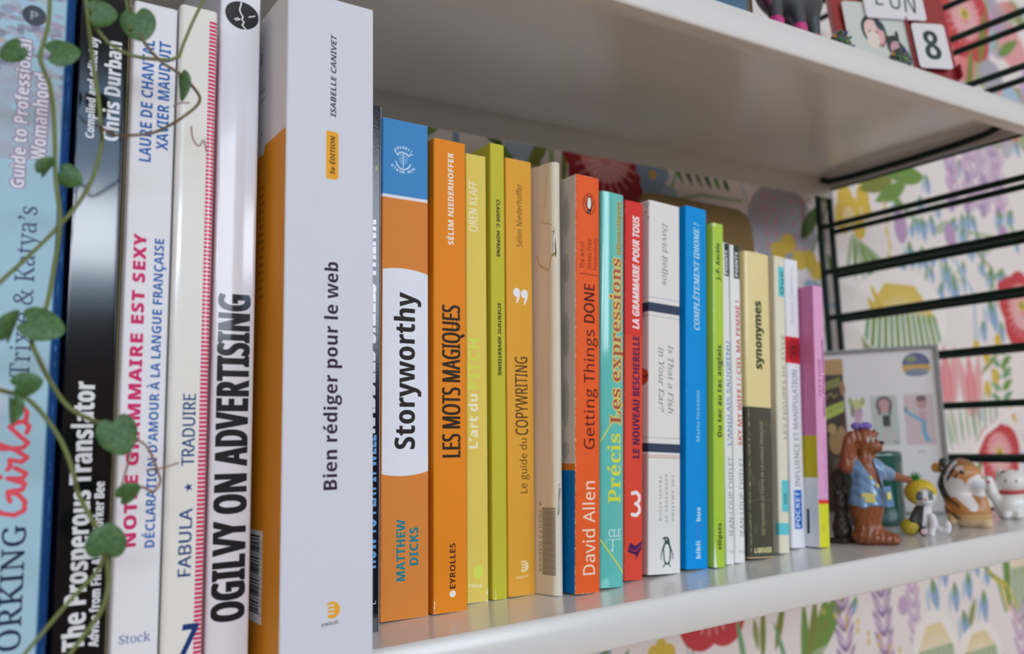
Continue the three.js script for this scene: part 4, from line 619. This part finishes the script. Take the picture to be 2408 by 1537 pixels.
{
  const t = thing('jar', 'dark green glossy round jar standing behind the bear', 'jar', [0.5553, 0, -0.3817]);
  const pr = [[0, 0.0004], [0.0165, 0.0004], [0.0178, 0.0016], [0.0183, 0.006], [0.0188, 0.03], [0.019, 0.0475], [0.0188, 0.0492], [0.018, 0.0496], [0.0172, 0.049], [0.017, 0.046], [0.0166, 0.005], [0, 0.004]].map((q) => new THREE.Vector2(...q));
  const g = new THREE.LatheGeometry(pr, 72), p = g.attributes.position;
  for (let i = 0; i < p.count; i++) { const x = p.getX(i), z = p.getZ(i), r = Math.hypot(x, z); if (r > 0.0178) { const a = Math.atan2(z, x), k = 1 + 0.012 * Math.cos(a * 18); p.setX(i, x * k); p.setZ(i, z * k); } } g.computeVertexNormals();
  part('body', g, phy({ color: new THREE.Color(0.004, 0.085, 0.062), roughness: 0.22, clearcoat: 0.8, clearcoatRoughness: 0.1 }), t);
}
{
  const t = thing('cat_figurine', 'black and white cat figurine wearing a yellow pineapple hood', 'figurine', [0.522, 0, -0.325]); t.rotation.y = ANG(-58.1);
  const W = [232, 228, 228], D = [58, 60, 54];
  const cat = (x, y, z) => {
    let d = smin(cap(x, y, z, [-2.4, 8, -1], [0, 17, 0], 6.2, 4.4), ell(x, y, z, 0.4, 24, 0.6, 6.8, 6.6, 6.4), 2);
    d = smin(d, ell(x, y, z, 1.4, 21.2, 5.6, 3.2, 2.6, 2.4), 1.2); d = smin(d, cap(x, y, z, [-4, 15, 1], [-7, 9, 3], 2.6, 2.6), 1.5);
    d = smin(d, cap(x, y, z, [3.6, 11.5, 3.4], [4.6, 7, 6], 2.4, 2.2), 1.4); d = smin(d, cap(x, y, z, [4.4, 8, 5.6], [2.6, 1.6, 7.2], 2.2, 1.9), 1);
    d = smin(d, cap(x, y, z, [5.5, 4, 0], [11.2, 3, 2.4], 2.6, 2.1), 1.4); d = smin(d, ell(x, y, z, 12.2, 5.6, 2.8, 2, 3.6, 2), 1);
    d = smin(d, ell(x, y, z, -1.8, 2.9, 6, 2.6, 3, 1.8), 0.8);
    return d;
  };
  part('body', field(cat, [-13, -0.6, -9], [16, 32, 12], 84, (x, y, z) => {
    if (y > 18.5) { const m = (Math.abs(x + 2.8) < 2.2 + 0.3 * z * 0.1 || Math.abs(x - 4.0) < 1.6) && y > 21.8 && y < 27.4; return m ? [112, 116, 116] : W; }
    if (x < -2 + (y - 6) * 0.16 && y > 5.5) return D; if (x < -0.4 && z > 3 && y < 6) { return Math.hypot((x + 1.7) / 1.5, (y - 2.8) / 1.9) < 1 && z > 6.4 ? [226, 190, 186] : D; } return W;
  }), std({ vertexColors: true, roughness: 0.5 }), t);
  const hoodF = (x, y, z) => { const d = ell(x, y, z, -1.4, 26.2, -1, 9.4, 8.2, 9) + 0.16 * Math.sin(x * 1.6 + y * 1.4) * Math.sin(x * 1.6 - y * 1.4); return smax(d, -Math.min(ell(x, y, z, 0.9, 23, 7, 5.6, 6, 7.6), 99), 0.8); };
  const hood = part('hood', field((x, y, z) => smax(hoodF(x, y, z), 18.6 - y, 0.6), [-12, 17, -11], [9.5, 35, 9.5], 72), std({ color: new THREE.Color(0.66, 0.47, 0.03), roughness: 0.45 }), t);
  const lf = []; for (let i = 0; i < 16; i++) { const a = i * 2.4, q = i < 5 ? 0.25 : i < 10 ? 0.6 : 0.95, c = new THREE.ConeGeometry(0.0011, 0.0062, 6); c.scale(1, 1, 0.5); c.translate(0, 0.0031, 0); c.rotateZ(-q); c.rotateY(a); c.translate(-0.0038, 0.0336, 0); lf.push(c); } part('crown', mergeGeometries(lf), std({ color: new THREE.Color(0.015, 0.28, 0.06), roughness: 0.5 }), hood);
  part('pineapple_half', field((x, y, z) => ell(x, y, z, -8.6, 5.2, 1, 6.2, 5.2, 5.4) + 0.3 * Math.abs(Math.sin(x * 1.1 + y * 0.9) * Math.sin(x * 1.1 - y * 0.9)) - 0.15, [-16, -0.4, -6], [-1.5, 11.5, 8], 56), std({ color: new THREE.Color(0.55, 0.4, 0.03), roughness: 0.5 }), t);
  const blue = std({ color: new THREE.Color(0.1, 0.17, 0.28), roughness: 0.2 }); for (const [x, y, z] of [[-2.3, 24.2, 6.6], [3.9, 24.6, 6.4]]) { const e = new THREE.SphereGeometry(0.0011, 12, 10); e.scale(1, 0.8, 0.6); e.translate(x / 1000, y / 1000, z / 1000); part('eye', e, blue, t); }
  const nz = new THREE.SphereGeometry(0.0007, 10, 8); nz.translate(0.0015, 0.0225, 0.0079); part('nose', nz, std({ color: 0xd8a8a4, roughness: 0.5 }), t);
}
{
  const t = thing('tiger_figurine', 'small orange and white ceramic tiger figurine sitting beside the pineapple cat', 'figurine', [0.5755, 0, -0.3275]); t.rotation.y = ANG(-60.2);
  const tiger = (x, y, z) => {
    let d = smin(cap(x, y, z, [-8, 27, -2], [-1, 11, 0], 9, 10.5), ell(x, y, z, 1, 9, 0, 12, 9.5, 10), 5);
    d = smin(d, ell(x, y, z, -2.4, 33.2, 0, 11.4, 11.4, 10.4), 4); d = smin(d, ell(x, y, z, 6.2, 28, 2.4, 5.6, 6.2, 6), 2.4); d = smin(d, ell(x, y, z, 4.6, 35.2, 1.4, 5, 3.6, 5), 2.4);
    d = smin(d, ell(x, y, z, -17, 38.6, -2, 3, 3.4, 1.8), 1.6); d = smin(d, ell(x, y, z, -12, 42, 3.5, 3.2, 3.4, 2), 1.6); d = smin(d, cap(x, y, z, [7.6, 18, 3], [9.6, 2.4, 4.4], 4.4, 3.8), 3); d = smin(d, cap(x, y, z, [-11.4, 13, 4], [-9.6, 4, 6], 2.6, 2.4), 1.2);
    return Math.max(d, 0.1 - y);
  };
  part('body', field(tiger, [-21, -0.8, -13], [15, 47, 13], 92, (x, y, z) => {
    const O = [190, 126, 62], Wt = [226, 220, 216], K = [44, 48, 38];
    if (x < -14.6 && y > 35) return [222, 160, 74];
    if (y < 5.5) return [214, 184, 142];
    const r = Math.hypot(x - 3.5, y - 30);
    if (Math.hypot((x - 8.5) / 8.5, (y - 27) / 7) < 1) return x > 4 && y > 25 && y < 30 ? [206, 208, 216] : Wt;
    { const q = Math.min(1, Math.max(0, ((x + 6) * 9 - (y - 27) * 13) / 250)); if (Math.hypot(x + 6 - 9 * q, y - 27 + 13 * q) < 5.6 - 2.6 * q) return Wt; }
    if (Math.hypot(x + 3, (y - 38.4) * 1.3) < 2.6) return [206, 186, 168];
    if (y > 20 && x < -4) { const q = r + (y > 34 ? 0.8 : 0); const b = Math.floor((q - 7) / 1.9); if (q > 8.8 && q < 18.5) return b % 2 ? K : q > 14 || y < 33 ? Wt : O; if (q >= 18.5) return K; }
    if (y < 20 && x < -5 && Math.sin(y * 0.75 + x * 0.55) > 0.62) return [92, 62, 36];
    if (y > 40) return [152, 104, 60]; return y < 9 ? [206, 164, 108] : O;
  }), phy({ vertexColors: true, roughness: 0.4, clearcoat: 0.3, clearcoatRoughness: 0.3 }), t);
  const e = new THREE.SphereGeometry(0.0016, 14, 10); e.scale(1, 0.9, 0.6); e.translate(-0.0014, 0.0362, 0.0102); const em = part('eye', e, std({ color: 0x26301c, roughness: 0.15 }), t); const h = new THREE.SphereGeometry(0.0005, 8, 6); h.translate(-0.0009, 0.0368, 0.0109); part('glint', h, std({ color: 0xe8e8e0, roughness: 0.2 }), em);
  const n = new THREE.SphereGeometry(0.0014, 12, 8); n.scale(1, 0.7, 1.2); n.translate(0.0098, 0.0325, 0.004); part('nose', n, std({ color: 0xd88a86, roughness: 0.4 }), t);
}
{
  const t = thing('lucky_cat_figurine', 'white cat figurine with raised paw and red collar at the shelf end', 'figurine', [0.634, 0, -0.338]); t.rotation.y = ANG(-62);
  const wc = (x, y, z) => { let d = smin(ell(x, y, z, 7, 9, 0, 10.6, 11.5, 9.2), ell(x, y, z, 8.6, 25, 0, 10, 8.6, 8.4), 3); d = smin(d, cap(x, y, z, [0.5, 10, 3], [-3.6, 18, 4.4], 3.8, 3.8), 2); d = smin(d, cap(x, y, z, [-3.6, 18, 4.4], [-5.2, 26.2, 4.6], 3.7, 3.4), 2); for (const q of [2.4, 14.6]) d = smin(d, cap(x, y, z, [q, 31, 0], [q, 34, 0], 2.4, 0.8), 1); d = smin(d, ell(x, y, z, 4, 3, 6.5, 3.6, 3, 3.6), 1.4); d = smin(d, ell(x, y, z, 11, 3, 6.5, 3.6, 3, 3.6), 1.4); return Math.max(d, 0.1 - y); };
  part('body', field(wc, [-10, -0.6, -10], [19, 36, 11], 80), phy({ color: new THREE.Color(0.88, 0.85, 0.8), roughness: 0.35, clearcoat: 0.4, clearcoatRoughness: 0.2 }), t);
  const ring = new THREE.TorusGeometry(0.0079, 0.001, 10, 40); ring.rotateX(Math.PI / 2); ring.scale(1.06, 1.3, 0.98); ring.translate(0.0079, 0.0183, 0); part('collar', ring, std({ color: 0xc83c3a, roughness: 0.4 }), t);
  const red = std({ color: 0xb83a44, roughness: 0.5 }), gr = std({ color: 0x35594c, roughness: 0.5 });
  const d = new THREE.SphereGeometry(0.0012, 12, 8); d.scale(1, 1, 0.5); d.translate(-0.0052, 0.0256, 0.0078); part('paw_pad', d, red, t);
  const f = new THREE.SphereGeometry(0.0013, 12, 8); f.scale(1.2, 0.7, 0.6); f.translate(0.0045, 0.0322, 0.0032); part('ear_paint', f, gr, t);
  for (const x of [5.4, 12]) { const e = new THREE.SphereGeometry(0.0008, 10, 8); e.translate(x / 1000, 0.0262, 0.0079); part('eye', e, std({ color: 0x222222, roughness: 0.3 }), t); }
}
{
  const t = thing('picture_frame', 'grey rimmed picture frame with printed portraits standing behind the figurines', 'picture frame', [0.64, 0, -0.376]); t.rotation.y = ANG(-54);
  const c = newCanvas(1060, 1010), g = c.getContext('2d'), k = 8, X = (x) => (x + 132) * k, Y = (y) => (126.3 - y) * k;
  g.fillStyle = 'rgb(246,242,238)'; g.fillRect(0, 0, 1060, 1010);
  const R = (x0, x1, y0, y1, col) => { g.fillStyle = css(col); g.fillRect(X(x0), Y(y1), (x1 - x0) * k, (y1 - y0) * k); };
  const E = (x, y, rx, ry, col, rot = 0) => { g.fillStyle = css(col); g.beginPath(); g.ellipse(X(x), Y(y), rx * k, ry * k, rot, 0, 7); g.fill(); };
  const Q = (pts, w, col) => { g.strokeStyle = css(col); g.lineWidth = w * k; g.lineCap = g.lineJoin = 'round'; g.beginPath(); pts.forEach(([x, y], i) => (i ? g.lineTo(X(x), Y(y)) : g.moveTo(X(x), Y(y)))); g.stroke(); };
  R(-132, -69, -1, 120.3, [70, 56, 42]); R(-132, -68.4, 108, 120.3, [200, 160, 108]); E(-100, 60, 14, 40, [150, 112, 70]); E(-78, 55, 5, 9, [170, 134, 84]); E(-73, 62, 3, 6, [178, 140, 96]); E(-80, 66, 3.4, 4, [190, 160, 104]); E(-70, 97, 2, 6, [176, 130, 96]); E(-78, 30, 4, 14, [98, 84, 66]);
  g.fillStyle = css([190, 208, 92]); g.beginPath(); g.moveTo(X(-90), Y(80)); g.lineTo(X(-69.6), Y(87.6)); g.lineTo(X(-70), Y(79.2)); g.lineTo(X(-90), Y(70)); g.fill();
  for (let i = 0; i < 8; i++) { Q([[-88 + i * 2.2, 79 + i * 0.8], [-87.2 + i * 2.2, 76 + i * 0.8]], 0.5, [110, 124, 50]); } for (let i = 0; i < 7; i++) Q([[-84 + i * 1.9, 96 + i * 0.5], [-83.4 + i * 1.9, 102 + i * 0.6]], 0.8, [196, 204, 100]); Q([[-82, 90], [-79, 94], [-77, 90], [-74, 93]], 0.8, [180, 160, 110]);
  E(-16, 113, 9.6, 8.6, [94, 104, 146]); R(-25.6, -6.4, 107.5, 112.5, [224, 178, 92]); E(-16, 106.4, 8.4, 3, [140, 150, 170]); E(-19, 117, 4, 2.6, [150, 160, 120]); E(-12, 115.5, 3, 2, [120, 110, 150]);
  E(-60.4, 78, 3.6, 7, [214, 176, 190]); E(-60.4, 84, 4.6, 4, [216, 214, 150]); E(-65, 86.4, 1.4, 3.4, [176, 190, 120]); E(-56, 86.4, 1.4, 3.4, [176, 190, 120]); R(-65.4, -63, 75, 84, [150, 156, 122]); E(-63, 79.6, 0.9, 0.7, [120, 110, 170]); E(-58.4, 79.6, 0.9, 0.7, [120, 110, 170]); R(-63, -57.6, 62, 73, [220, 190, 200]);
  R(-50.6, -31.6, 52, 90, [206, 214, 202]); E(-41, 83, 6, 6.6, [112, 108, 106]); E(-41, 82, 4.2, 5.4, [216, 166, 166]); R(-45.8, -43.8, 75, 82, [112, 108, 106]); R(-38.2, -36.2, 75, 82, [112, 108, 106]); R(-42.8, -37.4, 66, 75, [60, 74, 66]); Q([[-41.4, 66], [-42.4, 55]], 1.3, [228, 200, 196]); Q([[-38.8, 66], [-35.4, 56]], 1.3, [228, 200, 196]); Q([[-42.6, 54], [-44, 53.4]], 1.2, [150, 150, 146]); Q([[-35.4, 55], [-33.4, 54]], 1.2, [150, 150, 146]);
  R(-27, -6.8, 51.8, 90, [228, 206, 206]); E(-14.6, 83, 3.6, 4.6, [206, 162, 160]); E(-14.6, 86.6, 3.6, 2.2, [120, 104, 100]); R(-17, -12.2, 68, 77, [216, 176, 180]); Q([[-14, 69], [-20, 73], [-26, 77.4]], 2.6, [134, 190, 214]); E(-26, 78.6, 1.4, 2.4, [140, 160, 176]); Q([[-14, 68], [-14.4, 62], [-13, 56]], 3, [118, 186, 214]); E(-12, 55.6, 2, 1.4, [130, 180, 214]); Q([[-20, 46], [-18, 47], [-15, 46]], 0.7, [180, 178, 160]);
  const slab = box(-0.13, -0.0012, 0.0012, 0.125, -0.003, 0.0006), p = slab.attributes.position, uv = slab.attributes.uv; for (let i = 0; i < p.count; i++) uv.setXY(i, (p.getX(i) * 1000 + 132) / 132.5, (p.getY(i) * 1000) / 126.3);
  part('printed_sheet', slab, phy({ map: canvasTexture(c), roughness: 0.4, clearcoat: 0.4, clearcoatRoughness: 0.15 }), t);
  const gm = std({ color: new THREE.Color(0.32, 0.33, 0.33), roughness: 0.45 });
  for (const b of [[-0.1325, 0, 0.1245, 0.1268], [-0.1325, 0, 0, 0.002], [-0.1325, -0.1302, 0.002, 0.1245], [-0.0022, 0, 0.002, 0.1245]]) part('rim', box(...b, -0.0042, 0.0042), gm, t);
}
// ---------------------------------------------------------------- things on the upper shelf
{
  const t = thing('desk_calendar', 'red standing calendar with white number, weekday and portrait cards', 'calendar', [0.5608, 0.29, -0.3025]); t.rotation.y = ANG(-25);
  const tilt = new THREE.Group(); tilt.name = 'stand'; tilt.rotation.set(-0.21, 0, -0.03); tilt.position.set(0, 0.0102, 0); t.add(tilt);
  const red = phy({ color: new THREE.Color(0.3, 0.01, 0.014), roughness: 0.4, clearcoat: 0.4 }), wht = (map) => std({ map, color: 0xffffff, roughness: 0.5 });
  const pan = rbox(0.084, 0.079, 0.0014, 0.0006); pan.translate(-0.036, 0.0327, -0.0012); part('back_plate', pan, red, tilt);
  const foot = rbox(0.084, 0.0014, 0.03, 0.0006); foot.translate(-0.036, 0.0008, -0.0145); part('foot_plate', foot, red, t);
  const frm = []; for (const [x, y, w, h] of [[-0.0265, 0.018, 0.0016, 0.042], [-0.078, 0.032, 0.0024, 0.076], [0.0054, -0.001, 0.0016, 0.01]]) { const f = rbox(w, h, 0.006, 0.0006); f.translate(x, y, 0.001); frm.push(f); } part('edge_flange', mergeGeometries(frm), red, tilt);
  function card(w, h, x, y, z, draw) {
    const c = newCanvas(w * 10000, h * 10000), g = c.getContext('2d'); g.fillStyle = 'rgb(224,220,222)'; g.fillRect(0, 0, c.width, c.height); draw(g, c.width, c.height);
    const s = new THREE.Shape(), r = 0.0028; s.moveTo(r, 0); s.lineTo(w - r, 0); s.quadraticCurveTo(w, 0, w, r); s.lineTo(w, h - r); s.quadraticCurveTo(w, h, w - r, h); s.lineTo(r, h); s.quadraticCurveTo(0, h, 0, h - r); s.lineTo(0, r); s.quadraticCurveTo(0, 0, r, 0);
    const e = new THREE.ExtrudeGeometry(s, { depth: 0.0007, bevelEnabled: false }), p = e.attributes.position, uv = e.attributes.uv; for (let i = 0; i < p.count; i++) uv.setXY(i, p.getX(i) / w, p.getY(i) / h); e.translate(x, y, z); part('card', e, wht(canvasTexture(c)), tilt);
  }
  const dk = 'rgb(22,52,50)';
  card(0.0238, 0.0352, -0.0236, -0.0006, 0.0026, (g, w, h) => { g.fillStyle = dk; g.font = 'bold 240px sans-serif'; g.save(); g.translate(w * 0.5, h * 0.8); g.textAlign = 'center'; g.scale(1.0, 1.3); g.fillText('8', 0, 0); g.restore(); });
  card(0.0435, 0.034, -0.055, 0.0365, 0.0030, (g, w, h) => { g.fillStyle = dk; g.font = '205px sans-serif'; ['L', 'U', 'N'].forEach((q, i) => { g.save(); g.translate(w * (0.16 + i * 0.235), h * 0.68 + i * 22); g.rotate(0.1); g.scale(0.72, 1); g.fillText(q, 0, 0); g.restore(); }); });
  card(0.0452, 0.05, -0.0702, 0.0, 0.0014, (g, w, h) => {
    const f = (col, x, y, rx, ry, r = 0) => { g.fillStyle = col; g.beginPath(); g.ellipse(w * x, h * y, w * rx, h * ry, r, 0, 7); g.fill(); };
    g.fillStyle = 'rgb(206,208,200)'; g.fillRect(0, 0, w, h); f(dk, 0.43, 0.46, 0.19, 0.25, -0.2); f('rgb(228,196,184)', 0.43, 0.48, 0.145, 0.21, -0.2); f('rgb(224,170,170)', 0.53, 0.52, 0.06, 0.14); f('rgb(228,214,200)', 0.4, 0.6, 0.1, 0.14); f('rgb(38,58,66)', 0.54, 0.36, 0.06, 0.1, -0.5); f('rgb(40,44,44)', 0.72, 0.58, 0.09, 0.07); f('rgb(40,44,44)', 0.78, 0.5, 0.03, 0.06); f('rgb(40,44,44)', 0.64, 0.66, 0.05, 0.14); f('rgb(196,150,156)', 0.74, 0.72, 0.1, 0.12); f('rgb(44,50,56)', 0.86, 0.76, 0.04, 0.16, -0.4); f('rgb(170,120,100)', 0.52, 0.68, 0.05, 0.03); f('rgb(60,44,44)', 0.47, 0.47, 0.02, 0.012); f('rgb(60,44,44)', 0.36, 0.46, 0.02, 0.012);
  });
}
{
  const t = thing('toy_box', 'small glossy blue box at the front of the upper shelf', 'box', [0.351, 0.29, -0.314]); t.rotation.y = ANG(-6);
  const b = rbox(0.031, 0.05, 0.018, 0.0012); b.translate(0, 0.025, 0); part('carton', b, phy({ color: new THREE.Color(0.0, 0.095, 0.2), roughness: 0.25, clearcoat: 0.6 }), t);
  const l = rbox(0.0318, 0.004, 0.0188, 0.001); l.translate(0, 0.049, 0); part('lid', l, phy({ color: new THREE.Color(0.02, 0.16, 0.3), roughness: 0.25, clearcoat: 0.6 }), t);
  const h = rod([-0.006, 0.02, 0.0093], [-0.006, 0.024, 0.0093], 0.0008); part('sticker', h, std({ color: 0xcfd8e0 }), t);
}
{
  const t = thing('wooden_block', 'light brown wooden block between the blue box and the grey toy', 'block', [0.3815, 0.29, -0.324]); t.rotation.set(0, 0.3, 0);
  const b = rbox(0.013, 0.034, 0.013, 0.002); b.translate(0, 0.017, 0); part('block', b, std({ color: new THREE.Color(0.22, 0.14, 0.075), roughness: 0.7 }), t);
}
{
  const t = thing('toy_pony', 'dark grey toy pony with bright pink hooves and purple tail', 'toy', [0.414, 0.29, -0.3075]);
  const feet = [[-21, 0], [-2, 1], [19, -5], [10, -16]];
  const f = (x, y, z) => { let d = ell(x, y, z, 3, 33, -9, 28, 17, 12); for (const [a, b] of feet) d = smin(d, cap(x, y, z, [a * 0.9, 34, b * 0.6 - 4], [a, 10, b], 7, 3.8), 3); return Math.max(d, 8.4 - y); };
  part('body', field(f, [-32, 10, -24], [34, 48, 8], 76), std({ color: new THREE.Color(0.04, 0.043, 0.05), roughness: 0.5 }), t);
  for (const [a, b] of feet) { const q = new THREE.LatheGeometry([[0, 0], [0.0044, 0], [0.0047, 0.001], [0.0043, 0.0082], [0.0037, 0.0102], [0, 0.0106]].map((p) => new THREE.Vector2(...p)), 24); q.translate(a / 1000, 0, b / 1000); part('hoof', q, std({ color: new THREE.Color(0.55, 0.03, 0.2), roughness: 0.45 }), t); }
  part('tail', tube([[-0.021, 0.032, -0.006], [-0.0245, 0.024, -0.003], [-0.0222, 0.0165, -0.0015]], 0.0034, 24, 10), std({ color: new THREE.Color(0.1, 0.012, 0.055), roughness: 0.6 }), t);
}
for (const [x, y, z, r, label] of [[0.4497, 0.29, -0.3068, 0.3, 'dark glittering hair clip on the upper shelf beside the pink hooves'], [0.5055, 0.29, -0.3045, 0.36, 'dark glittering hair clip on the upper shelf below the calendar portrait']]) {
  const t = thing('hair_clip', label, 'hair clip', [x, y, z]); t.rotation.y = -r;
  const b = new THREE.SphereGeometry(0.0085, 32, 18, 0, 2 * Math.PI, 0, Math.PI * 0.52); b.scale(1, 1.75, 0.5); part('shell', b, phy({ color: new THREE.Color(0.004, 0.03, 0.03), roughness: 0.15, clearcoat: 1 }), t);
  [[-6, 6.4, 2.6, 0xffb020], [-3, 5, 4, 0x3fa060], [1, 4.2, 4.4, 0x8fe060], [3, 8.6, 2.2, 0x3060d0], [5, 6.6, 2.8, 0x30c090], [-1, 9, 2.4, 0x508858], [6.6, 3, 2.8, 0x88b8e0]].forEach(([sx, sy, sz, col]) => { const q = new THREE.IcosahedronGeometry(0.0011, 0); q.translate(sx / 1000, (sy * 1.5) / 1000, (sz + 0.4) / 1000); part('stone', q, phy({ color: col, roughness: 0.08, metalness: 0.6, clearcoat: 1 }), t); });
}
scene.traverse((o) => { if (o.isLight) o.castShadow = true; });
renderer.render(scene, camera);
